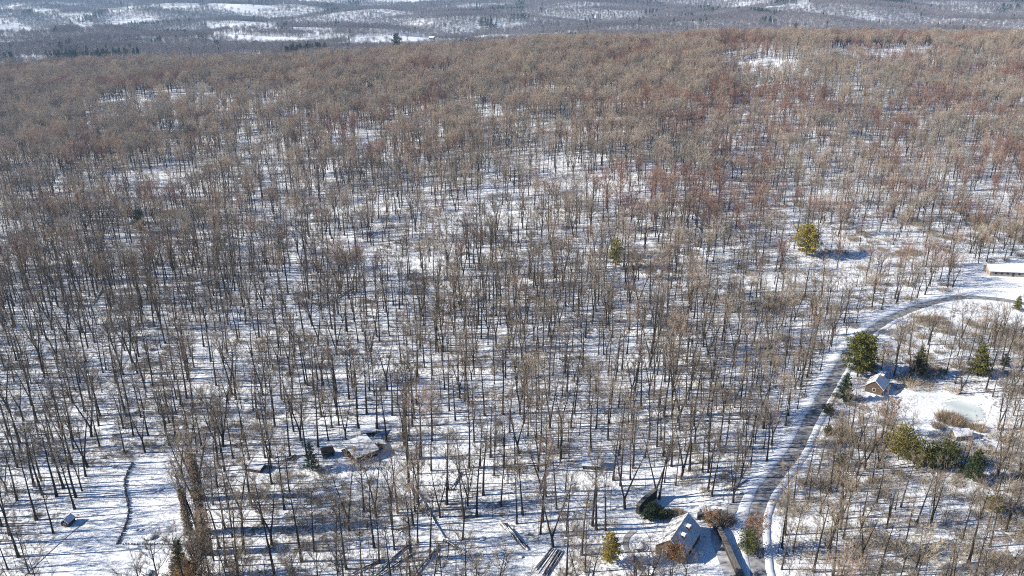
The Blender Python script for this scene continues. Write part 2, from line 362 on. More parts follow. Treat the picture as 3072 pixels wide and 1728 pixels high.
# ------------------------------------------------------------------ trees
def bez(p0, d0, L, n, up, wob, rr):
    pts = [p0.copy()]; d = d0.normalized(); p = p0.copy()
    for _ in range(n):
        d = (d + Vector((rr.uniform(-wob, wob), rr.uniform(-wob, wob), up+rr.uniform(-wob, wob)*.5))).normalized()
        p = p + d*(L/n); pts.append(p.copy())
    return pts
def bare_tree(seed, h=24, start=.5, cw=4.2, nl=11, fork=False, twigs=1700, r0=None, tw=.022, bush=False, upb=.6, leaf=None):
    """returns trunk builder, crown builder"""
    rr = random.Random(seed); T, C = MB(), MB()
    r0 = r0 or h*.015
    lean = Vector((rr.uniform(-.05, .05), rr.uniform(-.05, .05), 1))
    stems = []
    if fork:
        fz = h*rr.uniform(.12, .4); base = bez(Vector((0, 0, -.5)), lean, fz+.5, 3, .0, .03, rr)
        T.tube(base, [r0*1.35, r0*1.15, r0*1.1, r0], 7)
        az = rr.uniform(0, 6.28)
        for k in range(2):
            d = Vector((math.cos(az+k*math.pi)*.28, math.sin(az+k*math.pi)*.28, 1))
            st = bez(base[-1], d, (h-fz)*rr.uniform(.8, .95), 6, .06, .05, rr)
            T.tube(st, [r0*.85*(1-.85*i/6) for i in range(7)], 6); stems.append((st, (start*h-fz)/(h-fz)))
    else:
        st = bez(Vector((0, 0, -.5)), lean, h*.93, 8, .02, .035, rr)
        T.tube(st, [r0*1.4]+[r0*(1-.86*i/8) for i in range(1, 9)], 7); stems.append((st, start))
    segs = []
    for st, s0 in stems:
        s0 = max(.12, s0); n = len(st)-1; m = nl if len(stems) == 1 else int(nl*.65)
        for k in range(m):
            u = s0 + (1-s0)*(k+rr.uniform(0, .6))/m; u = min(u, .97)
            a = u*n; i = min(int(a), n-1); p = st[i].lerp(st[i+1], a-i)
            az = k*2.4+rr.uniform(-.5, .5); prof = math.sin(min(1, (1-u)/(1-s0)*.75+.33)*math.pi*.62)
            L = cw*prof*rr.uniform(.7, 1.25)*1.2
            d = Vector((math.cos(az), math.sin(az), upb+rr.uniform(-.15, .45)))
            lb = bez(p, d, L, 4, .16, .16, rr); lr = r0*.34*(1-u*.5)
            T.tube(lb, [lr, lr*.75, lr*.55, lr*.38, lr*.2], 4, False); segs.append((lb, 1.0))
            for q in range(5):
                a2 = rr.uniform(.25, .98)*4; i2 = min(int(a2), 3); p2 = lb[i2].lerp(lb[i2+1], a2-i2)
                d2 = (lb[i2+1]-lb[i2]).normalized()+Vector((rr.uniform(-1, 1), rr.uniform(-1, 1), rr.uniform(-.2, .9)))*.9
                sb = bez(p2, d2, L*rr.uniform(.3, .55), 3, .12, .2, rr)
                C.tube(sb, [lr*.36, lr*.28, lr*.2, .008], 3, False); segs.append((sb, 1.6))
    tot = [len(s[0])*s[1] for s in segs]; 
    for _ in range(twigs):
        sg = rr.choices(segs, tot)[0][0]; n = len(sg)-1
        a = (rr.random()**.7)*n*.999; i = int(a); p = sg[i].lerp(sg[i+1], a-i)
        d = (sg[i+1]-sg[i]).normalized()*.7 + Vector((rr.gauss(0, 1), rr.gauss(0, 1), rr.gauss(.35, .8)))*.7
        d.normalize(); L = rr.uniform(.5, 1.35)*cw/4.2
        s = d.cross(Vector((rr.gauss(0, 1), rr.gauss(0, 1), rr.gauss(0, 1)))).normalized()*tw*rr.uniform(.8, 1.4)
        e = p + d*L; k = Vector((rr.gauss(0, .12), rr.gauss(0, .12), rr.gauss(.05, .12)))
        C.tri(tuple(p-s), tuple(p+s), tuple(e+k))
    LB = None
    if leaf:
        LB = MB()
        for _ in range(leaf):
            sg = rr.choices(segs, tot)[0][0]; i = rr.randrange(len(sg)-1); p = sg[i].lerp(sg[i+1], rr.random())
            p = p + Vector((rr.gauss(0, .45), rr.gauss(0, .45), rr.gauss(0, .4)))
            a = Vector((rr.gauss(0, 1), rr.gauss(0, 1), rr.gauss(0, 1))).normalized(); b = a.cross(Vector((rr.gauss(0, 1), rr.gauss(0, 1), rr.gauss(0, 1)))).normalized()
            z = rr.uniform(.12, .26); LB.tri(tuple(p+a*z), tuple(p-a*z+b*z*.4), tuple(p+b*z*1.2))
    return T, C, LB
SPEC = [dict(h=24, start=.58, cw=3.8, nl=12), dict(h=27, start=.6, cw=4.2, nl=13), dict(h=23, start=.48, cw=3.8, nl=13, fork=True),
        dict(h=25, start=.52, cw=4.8, nl=15), dict(h=20, start=.52, cw=3.2, nl=11), dict(h=24, start=.6, cw=3.5, nl=12),
        dict(h=26, start=.5, cw=5.0, nl=17, fork=True), dict(h=18, start=.36, cw=4.5, nl=14), dict(h=25, start=.63, cw=3.4, nl=11), dict(h=22, start=.48, cw=4.0, nl=14, fork=True),
        dict(h=23, start=.45, cw=6.4, nl=20), dict(h=21, start=.42, cw=5.9, nl=20, fork=True), dict(h=25, start=.5, cw=6.0, nl=20),
        dict(h=22, start=.46, cw=5.6, nl=18), dict(h=19, start=.4, cw=5.2, nl=18, fork=True), dict(h=23, start=.55, cw=4.2, nl=13)]
LOOK = ['tall straight', 'very tall straight', 'forked two-stemmed', 'tall broad-crowned', 'slim', 'high-crowned', 'big forked', 'short wide-crowned', 'narrow high-crowned', 'two-stemmed', 'wide-crowned', 'wide-crowned two-stemmed', 'tall wide-crowned', 'reddish wide-crowned', 'reddish two-stemmed', 'reddish narrow']
TREE = []
for i, s_ in enumerate(SPEC):
    T, C, _ = bare_tree(100+i, twigs=650+int(s_['cw']*170), tw=(.027 if 10 <= i < 15 else .018), **s_)
    TREE.append((T.mesh('trunk', M['bark']), C.mesh('crown', M['red_twig' if i > 12 else 'twig' if i > 9 else 'bare_twig'])))
src = bpy.data.collections.new('forest_sources')       # never linked to the scene: the forest node tree reads it
def joined(name, parts, mats):
    v, f, mi = [], [], []
    for k, b in enumerate(parts):
        o = len(v); v += b.v; f += [tuple(i+o for i in q) for q in b.f]; mi += [k]*len(b.f)
    me = bpy.data.meshes.new(name); me.from_pydata(v, [], f)
    for m_ in mats: me.materials.append(m_)
    me.polygons.foreach_set('material_index', mi); me.update()
    return bpy.data.objects.new(name, me)
def source(cname, obs):
    c = bpy.data.collections.new(cname)
    for k, o in enumerate(obs): o.name = '%s_%02d' % (cname, k); c.objects.link(o)
    return c
wood_src = []
for i, s_ in enumerate(SPEC):
    T, C, _ = bare_tree(100+i, twigs=650+int(s_['cw']*170), tw=(.027 if 10 <= i < 15 else .018), **s_); wood_src.append(joined('w', [T, C], [M['bark'], M['red_twig' if i > 12 else 'twig' if i > 9 else 'bare_twig']]))
sap_src = []
for i in range(5):
    T, C, _ = bare_tree(300+i, h=[11, 14, 9, 16, 12][i], start=.4, cw=[1.5, 1.7, 1.6, 1.8, 2.2][i], nl=8, twigs=260, r0=.07, tw=.02)
    sap_src.append(joined('s', [T, C], [M['bark'], M['bare_twig']]))
far_src = []
for i in range(6):
    rr = random.Random(500+i); T, C = MB(), MB(); h = rr.uniform(17, 22)
    T.tube([(0, 0, -1), (0, 0, h*.5), (.3, .2, h*.85)], [.3, .22, .08], 4)
    rad = rr.uniform(4, 5.2)
    for _ in range(330):
        a = rr.uniform(0, 6.28); u = rr.uniform(-1, 1); q = rr.random()**.35
        s = math.sqrt(max(0, 1-u*u)); p = Vector((math.cos(a)*s*rad*q, math.sin(a)*s*rad*q, h*.68+u*rad*1.15*q))
        d = (Vector((p.x, p.y, (p.z-h*.5)*.8+2)).normalized()+Vector((rr.gauss(0, .4), rr.gauss(0, .4), rr.gauss(0, .4)))).normalized()
        sd = d.cross(Vector((rr.gauss(0, 1), rr.gauss(0, 1), rr.gauss(0, 1)))).normalized()*.10
        C.tri(tuple(p-sd), tuple(p+sd), tuple(p+d*rr.uniform(1.2, 2.4)))
    far_src.append(joined('f', [T, C], [M['bark'], M['farwood']]))
for i in range(2):
    rr = random.Random(560+i); T, C = MB(), MB(); h = 23
    T.tube([(0, 0, -1), (0, 0, h*.9)], [.3, .08], 4)
    for _ in range(420):
        z = rr.uniform(.15, 1)*h; a = rr.uniform(0, 6.28); q = (1-z/h*.85)*5.2*rr.random()**.5
        p = Vector((math.cos(a)*q, math.sin(a)*q, z)); d = Vector((math.cos(a)+rr.gauss(0, .4), math.sin(a)+rr.gauss(0, .4), rr.gauss(.2, .4))).normalized()
        sd = d.cross(Vector((rr.gauss(0, 1), rr.gauss(0, 1), rr.gauss(0, 1)))).normalized()*.5; C.tri(tuple(p-sd), tuple(p+sd), tuple(p+d*1.3))
    far_src.append(joined('f', [T, C], [M['bark'], M['dark_needles']]))
def clump(seed, n, hh, wd, tw=.03):
    rr = random.Random(seed); C = MB()
    for _ in range(n):
        a = rr.uniform(0, 6.28); q = rr.random()**.5*wd; p = Vector((math.cos(a)*q, math.sin(a)*q, -.1))
        d = Vector((math.cos(a)*.4+rr.gauss(0, .45), math.sin(a)*.4+rr.gauss(0, .45), 1)).normalized(); L = hh*rr.uniform(.4, 1)
        p = p + d*L*rr.uniform(0, .5)
        s = d.cross(Vector((rr.gauss(0, 1), rr.gauss(0, 1), rr.gauss(0, 1)))).normalized()*tw
        C.tri(tuple(p-s), tuple(p+s), tuple(p+d*L*.8+Vector((rr.gauss(0, .2), rr.gauss(0, .2), 0))))
    return C
brush_src = [joined('b', [clump(700+i, 190, [1.6, 2.3, 1.2, 2.8][i], [1.3, 1.6, 1.0, 1.2][i])], [M['brush']]) for i in range(4)]
def scatter(name, pts, coll, nvar, label=None, cat=None):
    """one object: a point for every plant, each drawn from the source plants by geometry nodes"""
    pts = np.asarray(pts)
    me = bpy.data.meshes.new(name); me.from_pydata(pts[:, :3].tolist(), [], [])
    for nm, c, ty in (('vi', 3, 'INT'), ('rot', 4, 'FLOAT'), ('sca', 5, 'FLOAT')):
        a = me.attributes.new(nm, ty, 'POINT'); a.data.foreach_set('value', pts[:, c].astype(np.int32 if ty == 'INT' else np.float32))
    o = bpy.data.objects.new(name, me); col.objects.link(o); o['kind'] = 'stuff'
    if label: o['label'] = label; o['category'] = cat
    g = bpy.data.node_groups.new(name, 'GeometryNodeTree')
    g.interface.new_socket('Geometry', in_out='INPUT', socket_type='NodeSocketGeometry')
    g.interface.new_socket('Geometry', in_out='OUTPUT', socket_type='NodeSocketGeometry')
    N = g.nodes.new; gi, go = N('NodeGroupInput'), N('NodeGroupOutput')
    ci = N('GeometryNodeCollectionInfo'); ci.inputs['Collection'].default_value = coll
    ci.inputs['Separate Children'].default_value = True; ci.inputs['Reset Children'].default_value = True
    ip = N('GeometryNodeInstanceOnPoints'); ip.inputs['Pick Instance'].default_value = True
    def attr(nm, ty):
        a = N('GeometryNodeInputNamedAttribute'); a.data_type = ty; a.inputs['Name'].default_value = nm; return a.outputs['Attribute']
    g.links.new(gi.outputs[0], ip.inputs['Points']); g.links.new(ci.outputs[0], ip.inputs['Instance'])
    g.links.new(attr('vi', 'INT'), ip.inputs['Instance Index'])
    cx = N('ShaderNodeCombineXYZ'); g.links.new(attr('rot', 'FLOAT'), cx.inputs['Z'])
    try:
        er = N('FunctionNodeEulerToRotation'); g.links.new(cx.outputs[0], er.inputs[0]); g.links.new(er.outputs[0], ip.inputs['Rotation'])
    except Exception: g.links.new(cx.outputs[0], ip.inputs['Rotation'])
    g.links.new(attr('sca', 'FLOAT'), ip.inputs['Scale']); g.links.new(ip.outputs[0], go.inputs[0])
    md = o.modifiers.new('plants', 'NODES'); md.node_group = g
    return o
# ---- where trees stand
def jitter(y0, y1, step, tmax=.80, seed=1):
    r = np.random.default_rng(seed)
    xs = np.arange(-tmax*y1-step, tmax*y1+step, step); ys = np.arange(y0, y1, step)
    X, Y = np.meshgrid(xs, ys); X = X+r.uniform(-.48, .48, X.shape)*step; Y = Y+r.uniform(-.48, .48, Y.shape)*step
    X = X.ravel(); Y = Y.ravel(); k = (np.abs(X) < tmax*Y+30) & (Y > y0) & (Y < y1)
    return X[k], Y[k]
def keep_mask(X, Y, pad=4.5, thin=True, r=None):
    k = road_dist(X, Y) > pad+1.5
    for c in CLEAR: k &= ~inpoly(X, Y, c)
    for c in FIELDS: k &= ~(inpoly(X, Y, c) & ((r or rng).random(X.shape) > .06))
    if thin:
        for c, q in THIN: k &= ~(inpoly(X, Y, c) & (r.random(X.shape) > q))
    return k
HAND = [(263, 1401, 6), (375, 1361, 7), (549, 1435, 2), (56, 1671, 0), (191, 1465, 1), (170, 1491, 3), (160, 1600, 4), (674, 1413, 0), (734, 1661, 4), (655, 1400, 1), (730, 1320, 3), (379, 1248, 3),
        (110, 1560, 0), (28, 1605, 5), (216, 1393, 1), (220, 1325, 5), (62, 1360, 3), (300, 1340, 4), (445, 1307, 4),
        (905, 1685, 1), (1039, 1707, 3), (943, 1655, 0), (1009, 1693, 4), (1227, 1459, 8), (1237, 1279, 1), (1075, 1283, 3), (1131, 1286, 1), (902, 1323, 2), (1160, 1325, 8),
        (1340, 1513, 1), (1392, 1553, 5), (1430, 1549, 0), (1450, 1485, 8), (1183, 1650, 4), (754, 1515, 3), (729, 1659, 4), (815, 1633, 2), (853, 1528, 5), (1388, 1618, 4),
        (1614, 1415, 6), (1568, 1545, 5), (1550, 1572, 4), (1628, 1565, 8), (1777, 1577, 1), (1789, 1589, 5), (1816, 1592, 4), (1963, 1493, 6), (1977, 1497, 5), (1899, 1405, 3), (2124, 1473, 0), (2134, 1489, 4),
        (1825, 1320, 3), (1857, 1365, 1), (1697, 1745, 3), (1789, 1285, 0), (1508, 1242, 1), (1502, 1520, 4), (1670, 1528, 4), (1712, 1282, 5), (1560, 1243, 2), (1472, 1372, 8),
        (2355, 1605, 5), (2300, 1385, 0), (2790, 1578, 2), (2905, 1690, 3), (2290, 1285, 1), (2750, 1570, 4), (2440, 1715, 0), (2500, 1728, 5), (1100, 1240, 1), (965, 1250, 3), (1010, 1180, 8), (1250, 1215, 0)]
HX = [G(a, b) for a, b, c in HAND]
trees = []                                   # x, y, variant, scale, rot
for (x, y), (_, _, v) in zip(HX, HAND): trees.append((x, y, v, random.uniform(.95, 1.12), random.uniform(0, 6.28)))
VISTA = [(G(206, 1573), 4), (G(1075, 1385), 9), (G(1908, 1640), 6), (G(2050, 1630), 10), (G(1780, 1400), 6), (G(1540, 1610), 6), (G(1640, 1690), 6), (G(2418, 768), 7), (G(2575, 1130), 6), (G(2765, 1402), 10), (G(2860, 1255), 13), (G(2730, 1230), 8), (G(2628, 1168), 6), (G(2932, 1125), 4), (G(1846, 806), 4), (G(984, 1366), 3),
         (G(767, 1408), 4), (G(2918, 1440), 4), (G(1105, 1303), 3), (G(937, 1412), 2), (G(1830, 1690), 3), (G(1940, 1530), 4), (G(425, 700), 4), (G(3022, 822), 14)] + [(G(*q_), 6) for q_ in ((2605, 998), (2640, 973), (2675, 954), (2712, 938), (2750, 923), (2790, 911), (2826, 902), (2865, 896), (2902, 893), (2950, 895), (2997, 899), (3045, 906))]
_j = [jitter(128, 420, 6.4, seed=3), jitter(420, 760, 7.4, seed=4), jitter(760, 1330, 6.8, seed=5)]
X = np.concatenate([q[0] for q in _j]); Y = np.concatenate([q[1] for q in _j])
k = keep_mask(X, Y, r=rng)
k &= rng.random(X.shape) < np.clip(.22+vnoise(X, Y, 48)*.65+vnoise(X, Y, 17)*.55+smooth((Y-480)/450)*.4, 0, 1)
k &= ~((Y < 330) & (rng.random(X.shape) < .12))
_gap = smooth((vnoise(X+50, Y, 34)*.6+vnoise(X+77, Y, 14)*.4-.36)/.14)            # openings in the stand
k &= rng.random(X.shape) < np.where((Y > 360) & (Y < 1060), np.clip(np.where((X > .14*Y) & (Y > 430), .68, .25)+_gap, 0, 1), 1)
X, Y = X[k], Y[k]
_r = np.random.default_rng(77); _ex = []
for q in range(8, len(ROAD)-2, 2):
    d = (ROAD[q+1]-ROAD[q]).normalized()
    if _r.random() < .42 and ROAD[q].y < 520: _o = _r.uniform(6.8, 13); _ex.append((ROAD[q].x-d.y*_o, ROAD[q].y+d.x*_o))
_ex = np.array([e for e in _ex if not any(inpoly(np.array([e[0]]), np.array([e[1]]), c)[0] for c in CLEAR)]); X = np.concatenate([X, _ex[:, 0]]); Y = np.concatenate([Y, _ex[:, 1]])
for x, y in HX:
    q = (X-x)**2+(Y-y)**2 > 5.0**2; X, Y = X[q], Y[q]
def sight(X, Y, reach, back=3.0, k=1.0):
    """nothing grows in the sight line just before these things"""
    m = np.ones(X.shape, bool)
    for (cx_, cy_), rad in VISTA:
        dd = math.hypot(cx_, cy_); ux, uy = cx_/dd, cy_/dd; rad = rad*k
        s_ = (cx_-X)*ux+(cy_-Y)*uy; l_ = np.abs((X-cx_)*uy-(Y-cy_)*ux); m &= ~((s_ > -back) & (s_ < reach*max(1, dd/250)) & (l_ < rad))
    return m
q = sight(X, Y, 26); X, Y = X[q], Y[q]
vr = rng.integers(0, 10, X.shape); _w = rng.random(X.shape) < np.clip((Y-330)/600+np.where(X > .1*Y, .15, 0), .02, .85)*(.7+.6*(vnoise(X, Y, 40) > .5)); vr = np.where(_w, rng.integers(10, 13, X.shape), vr)
_rp = np.clip((vnoise(X+300, Y, 38)-.56)*4.0+np.where((X > .1*Y) & (Y > 420), .62, -.2), .03, .9)*np.where(Y < 380, 0, 1); vr = np.where(rng.random(X.shape) < _rp, rng.integers(13, 16, X.shape), vr); scl = rng.triangular(.5, .98, 1.22, X.shape)*np.where(X > Y*.28, .82, 1); rot = rng.uniform(0, 6.28, X.shape)
for i in range(len(X)): trees.append((X[i], Y[i], int(vr[i]), float(scl[i]), float(rot[i])))
TA = np.array(trees); TZ = height(TA[:, 0], TA[:, 1])
def in_view(x, y, z, h):
    a = proj(x, y, z); b = proj(x, y, z+h)
    return (min(a[1], b[1]) < 1728-20) and (0 <= a[0] <= 3072 or 0 <= b[0] <= 3072) and max(a[1], b[1]) > 0
vis = [i for i in range(len(trees)) if TA[i, 1] < 420 and in_view(TA[i, 0], TA[i, 1], TZ[i], SPEC[int(TA[i, 2])]['h']*TA[i, 3]*.9)]
vis.sort(key=lambda i: TA[i, 1]*CP + (CAM_H-TZ[i])*SP)
NIND = 300
ind = vis[:NIND]; inds = set(ind)
LM = [(206, 1573, 'small white-roofed hut'), (365, 1500, 'curved low stone wall'), (451, 1613, 'big snowy boulder'), (1090, 1370, 'snow-roofed dark cabin'), (1105, 1300, 'small shed behind the cabin'),
      (984, 1362, 'dark lean-to west of the cabin'), (875, 1376, 'dark log stack'), (766, 1400, 'flat snowy hut'), (1540, 1610, 'long log pile'), (1640, 1690, 'heap of loose logs'), (1286, 1540, 'pair of long fallen trunks'),
      (1275, 1690, 'straight fallen trunk'), (1777, 1400, 'brown snowy-roofed shed'), (2050, 1610, 'grey-roofed house'), (1908, 1640, 'round trampoline'), (1940, 1515, 'black retaining wall'),
      (2288, 1489, 'shaded lane stretch'), (2266, 1640, 'lane near the house'), (2389, 1349, 'upper lane bend'), (2575, 1120, 'big lane-side pine'), (2760, 1395, 'olive pine cluster'),
      (2920, 1425, 'dark pointed spruce'), (2975, 1525, 'little golden cedar'), (2500, 1600, 'thicket right of the lane'), (560, 1600, 'vine-clad trees'), (1050, 1580, 'brown brush patch'), (700, 1650, 'lower left brush'),
      (2900, 1660, 'lower right picture corner'), (30, 1500, 'left picture edge'), (1450, 1440, 'middle woods floor'), (620, 1250, 'dark fallen trunk'), (2050, 1330, 'blue-shadowed hollow')]
LMW = [(*G(a, b), n) for a, b, n in LM]
ORD = ['nearest', 'second nearest', 'third nearest', 'fourth nearest', 'fifth nearest', 'sixth nearest', 'seventh nearest', 'eighth nearest', 'ninth nearest', 'tenth nearest', 'eleventh nearest', 'twelfth nearest'] + ['%dth nearest' % q for q in range(13, 60)]
cells = {}
for i in ind:
    x, y = TA[i, 0], TA[i, 1]
    l = min(LMW, key=lambda q: (q[0]-x)**2+(q[1]-y)**2); dx, dy = x-l[0], y-l[1]
    side = ('right of' if dx > 0 else 'left of') if abs(dx) > abs(dy) else ('behind' if dy > 0 else 'in front of')
    cells.setdefault((l[2], side), []).append((math.hypot(dx, dy), i))
LABEL = {}
for (nm, side), lst in cells.items():
    for r_, (d, i) in enumerate(sorted(lst)): LABEL[i] = ('%s bare tree, %s %s the %s' % (LOOK[int(TA[i, 2])], ORD[r_], side, nm)).replace('forked two-stemmed', 'forked')
for i in ind:
    x, y, v, s, ro = trees[i]
    t = thing('bare_tree', LABEL[i], 'tree', (x, y, TZ[i]), ro, 'bare winter trees in the snowy wood')
    t.scale = (s, s, s)
    a, b = TREE[int(v)]
    for nm, me in (('trunk', a), ('crown', b)):
        o = bpy.data.objects.new(nm, me); col.objects.link(o); o.parent = t
rest = [i for i in range(len(trees)) if i not in inds]
scatter('forest', [(TA[i, 0], TA[i, 1], TZ[i]-.1, TA[i, 2], TA[i, 4], TA[i, 3]) for i in rest], source('wood_src', wood_src), len(SPEC), 'bare brown winter forest covering the snowy hillside up to the ridge', 'forest')
X, Y = jitter(130, 800, 4.8, seed=8); k = keep_mask(X, Y, 4, r=rng) & (rng.random(X.shape) < .2+.6*vnoise(X, Y, 35)+np.where(X > .28*Y, .3, 0)); X, Y = X[k], Y[k]
q = sight(X, Y, 14); X, Y = X[q], Y[q]
Z = height(X, Y)
scatter('saplings', np.stack([X, Y, Z, rng.integers(0, 5, X.shape), rng.uniform(0, 6.28, X.shape), rng.uniform(.7, 1.2, X.shape)], 1), source('sap_src', sap_src), 5, 'thin bare saplings growing between the trees', 'undergrowth')
# brush: mostly on the right of the lane and in the brown patches
BR = [(pp((720, 1450), (860, 1410), (1060, 1400), (1260, 1500), (1290, 1570), (1100, 1610), (900, 1580), (740, 1540)), .75), (pp((2320, 1728), (2330, 1500), (2560, 1180), (2700, 1300), (3072, 1320), (3300, 1728)), .42), (pp((2600, 1010), (2720, 950), (3072, 960), (3072, 1180), (2700, 1180), (2580, 1120)), .45)]
X, Y = jitter(135, 520, 3.0, seed=9); dn = np.where(vnoise(X, Y, 22) > .68, .35, .05)
for c, q in BR: dn = np.where(inpoly(X, Y, c), q*(.4+1.2*(vnoise(X, Y, 12) > .5)), dn)
k = keep_mask(X, Y, 3.6, False) & (rng.random(X.shape) < dn) & sight(X, Y, 7, 1, .8); X, Y = X[k], Y[k]; _bx, _by = jitter(135, 330, 2.6, seed=19); _m = np.zeros(_bx.shape, bool)
for c in CLEAR: _m |= inpoly(_bx, _by, c)
_m &= (road_dist(_bx, _by) > 5) & (rng.random(_bx.shape) < .07); _nb = len(X); X = np.concatenate([X, _bx[_m]]); Y = np.concatenate([Y, _by[_m]])
Z = height(X, Y); _bs = rng.uniform(.6, 1.3, X.shape)*np.where(X > .36*Y, 1.5, 1); _bs[_nb:] = rng.uniform(.12, .35, len(X)-_nb)
scatter('brush', np.stack([X, Y, Z, rng.integers(0, 4, X.shape), rng.uniform(0, 6.28, X.shape), _bs], 1), source('brush_src', brush_src), 4, 'brown leafless brush and briars poking through the snow', 'undergrowth')
# the woods of the valley and the far hills
fx = []
for y0, y1, st, sc_ in ((1330, 2500, 11.0, 1.0), (2500, 4000, 13.0, 1.12), (4000, 6600, 17.0, 1.4)):
    X, Y = jitter(y0, y1, st, tmax=.72, seed=int(y0)); k = keep_mask(X, Y, r=rng)
    t_ = X/Y; nn = vnoise(X, Y, 160)*.6+vnoise(X+900, Y, 60)*.4
    thr = np.where(t_ < .1, np.where(Y > 2000, .52, .25), .36)
    thr = np.where((Y > 4200), thr*.9, thr)
    pr = np.clip((nn-thr)*4+.95, .34, 1); k &= rng.random(X.shape) < pr
    X, Y = X[k], Y[k]; fx.append(np.stack([X, Y, height(X, Y)-.3, np.where((vnoise(X-400, Y, 110) > .86) & (rng.random(X.shape) < .7) | (rng.random(X.shape) < .004), rng.integers(6, 8, X.shape), rng.integers(0, 6, X.shape)), rng.uniform(0, 6.28, X.shape), rng.uniform(.75, 1.1, X.shape)*sc_], 1))
scatter('far_woods', np.concatenate(fx), source('far_src', far_src), 6, 'grey-blue bare woods over the far valley and hills', 'forest')
print('TREES', len(trees), 'far', sum(len(a) for a in fx))
# ------------------------------------------------------------------ evergreens
def conifer(seed, h, wd, shape='cone', n=2600, tuft=.45, start=.12):
    rr = random.Random(seed); T, C = MB(), MB()
    T.tube([(0, 0, -.5), (0, 0, h*.4), (.1, .1, h*.97)], [h*.016, h*.012, .02], 6)
    nb = 46 if h > 7 else 28; br = []
    for k in range(nb):
        u = start+(1-start)*(k+rr.random()*.6)/nb
        q = (u-start)/(1-start)
        prof = (1-q)**.8 if shape == 'cone' else math.sin(math.pi*min(1, q*.82+.18))**.6
        L = wd*prof*rr.uniform(.65, 1.15)+.15; az = k*2.4+rr.uniform(-.3, .3); el = (-.15+.5*q) if shape == 'cone' else (.1+.6*q)
        p = Vector((0, 0, u*h)); d = Vector((math.cos(az), math.sin(az), el)).normalized(); e = p+d*L
        T.tube([p, e], [.012*h*(1-u)*.5+.015, .012], 3, False); br.append((p, e, L))
    wts = [b[2]**1.6 for b in br]
    for _ in range(n):
        p, e, L = rr.choices(br, wts)[0]; a = rr.random()**.6
        c = p.lerp(e, a)+Vector((rr.gauss(0, .14*L+.1), rr.gauss(0, .14*L+.1), rr.gauss(0, .07*L+.08)))
        d = (e-p).normalized()*.5+Vector((rr.gauss(0, .6), rr.gauss(0, .6), rr.gauss(.15, .5))); d.normalize()
        s = d.cross(Vector((rr.gauss(0, 1), rr.gauss(0, 1), rr.gauss(0, 1)))).normalized()
        z = tuft*rr.uniform(.6, 1.3); C.tri(tuple(c-s*z*.3), tuple(c+s*z*.3), tuple(c+d*z))
    return T, C
def evergreen(px, py, h, wd, shape, m, label, name='pine_tree', seed=0, n=2600, group=None):
    p = P(px, py); T, C = conifer(seed or int(px*7+py), h*1.08, wd*1.05, shape, int(n*1.5), tuft=max(.42, h*.045))
    t = thing(name, label, 'tree', p, 0, group); T.build('trunk', M['bark'], t); C.build('crown', M[m], t); return t
EG = 'evergreens among the bare trees'
evergreen(2418, 768, 17, 7.0, 'round', 'gold_needles', 'big round yellow-green pine standing alone right of the picture middle', seed=21, n=5200, group=EG)
evergreen(1846, 806, 17, 4.0, 'round', 'gold_needles', 'thin yellowish pine in the middle of the bare forest', seed=22, n=1500, group=EG)
evergreen(2572, 1130, 18, 6.2, 'round', 'needles', 'big dark olive pine on the right verge of the snowy lane', seed=23, n=4600, group=EG)
evergreen(2592, 1108, 14, 3.6, 'cone', 'dark_needles', 'dark pine touching the right side of the big olive pine by the lane', seed=24, n=3200, group=EG)
evergreen(2530, 1200, 11, 3.4, 'cone', 'dark_needles', 'near-black spruce below the big olive pine by the lane', seed=25, n=3200, group=EG)
evergreen(2752, 1125, 13, 3.2, 'cone', 'needles', 'slender green pine between the lane pines and the right edge pine', seed=26, group=EG)
evergreen(2932, 1125, 14, 4.2, 'cone', 'needles', 'tall pointed green pine above the grey frozen pond', seed=27, n=3600, group=EG)
evergreen(3012, 1100, 6, 1.8, 'cone', 'dark_needles', 'small dark spruce right of the pointed pine above the pond', seed=28, n=1200, group=EG)
evergreen(3050, 930, 7, 2.0, 'cone', 'needles', 'small conical evergreen beside the lane at the right edge', seed=29, n=1500, group=EG)
evergreen(2695, 1378, 12, 5.4, 'round', 'gold_needles', 'yellowest and leftmost pine of the olive pine cluster', seed=30, n=3200, group=EG)
evergreen(2742, 1400, 9.5, 4.8, 'round', 'gold_needles', 'low golden pine second from left in the olive cluster', seed=31, n=2600, group=EG)
evergreen(2790, 1405, 7.5, 4.2, 'round', 'needles', 'wide dark green pine in the middle of the olive cluster', seed=32, n=3000, group=EG)
evergreen(2835, 1405, 9.5, 4.6, 'round', 'needles', 'rightmost rounded pine of the olive cluster', seed=33, n=2600, group=EG)
evergreen(2918, 1440, 11, 3.4, 'cone', 'dark_needles', 'dark pointed spruce standing right of the olive pine cluster', 'spruce_tree', seed=34, n=3600, group=EG)
evergreen(2978, 1535, 5, 2.2, 'round', 'gold_needles', 'little golden cedar in the lower right woods', 'cedar_tree', seed=35, n=1500, group=EG)
evergreen(1830, 1690, 9.5, 2.6, 'round', 'gold_needles', 'yellow-green pine left of the round trampoline', seed=36, n=3000, group=EG)
evergreen(2240, 1660, 7.0, 3.2, 'round', 'needles', 'rounded green pine between the house and the lane', seed=37, n=1800, group=EG)
evergreen(937, 1412, 11, 2.6, 'cone', 'dark_needles', 'thin black spruce left of the snow-roofed cabin', 'spruce_tree', seed=38, n=1100, group=EG)
evergreen(555, 1765, 15, 3.0, 'cone', 'needles', 'green spruce at the foot of the vine-clad trees', 'spruce_tree', seed=39, n=4200, group=EG)
evergreen(425, 700, 15, 4.4, 'round', 'needles', 'green pine in the left part of the forest, larger of two', seed=40, n=2400, group=EG)
evergreen(155, 705, 10, 3.0, 'round', 'needles', 'small olive pine near the left edge in the forest', seed=41, n=1400, group=EG)
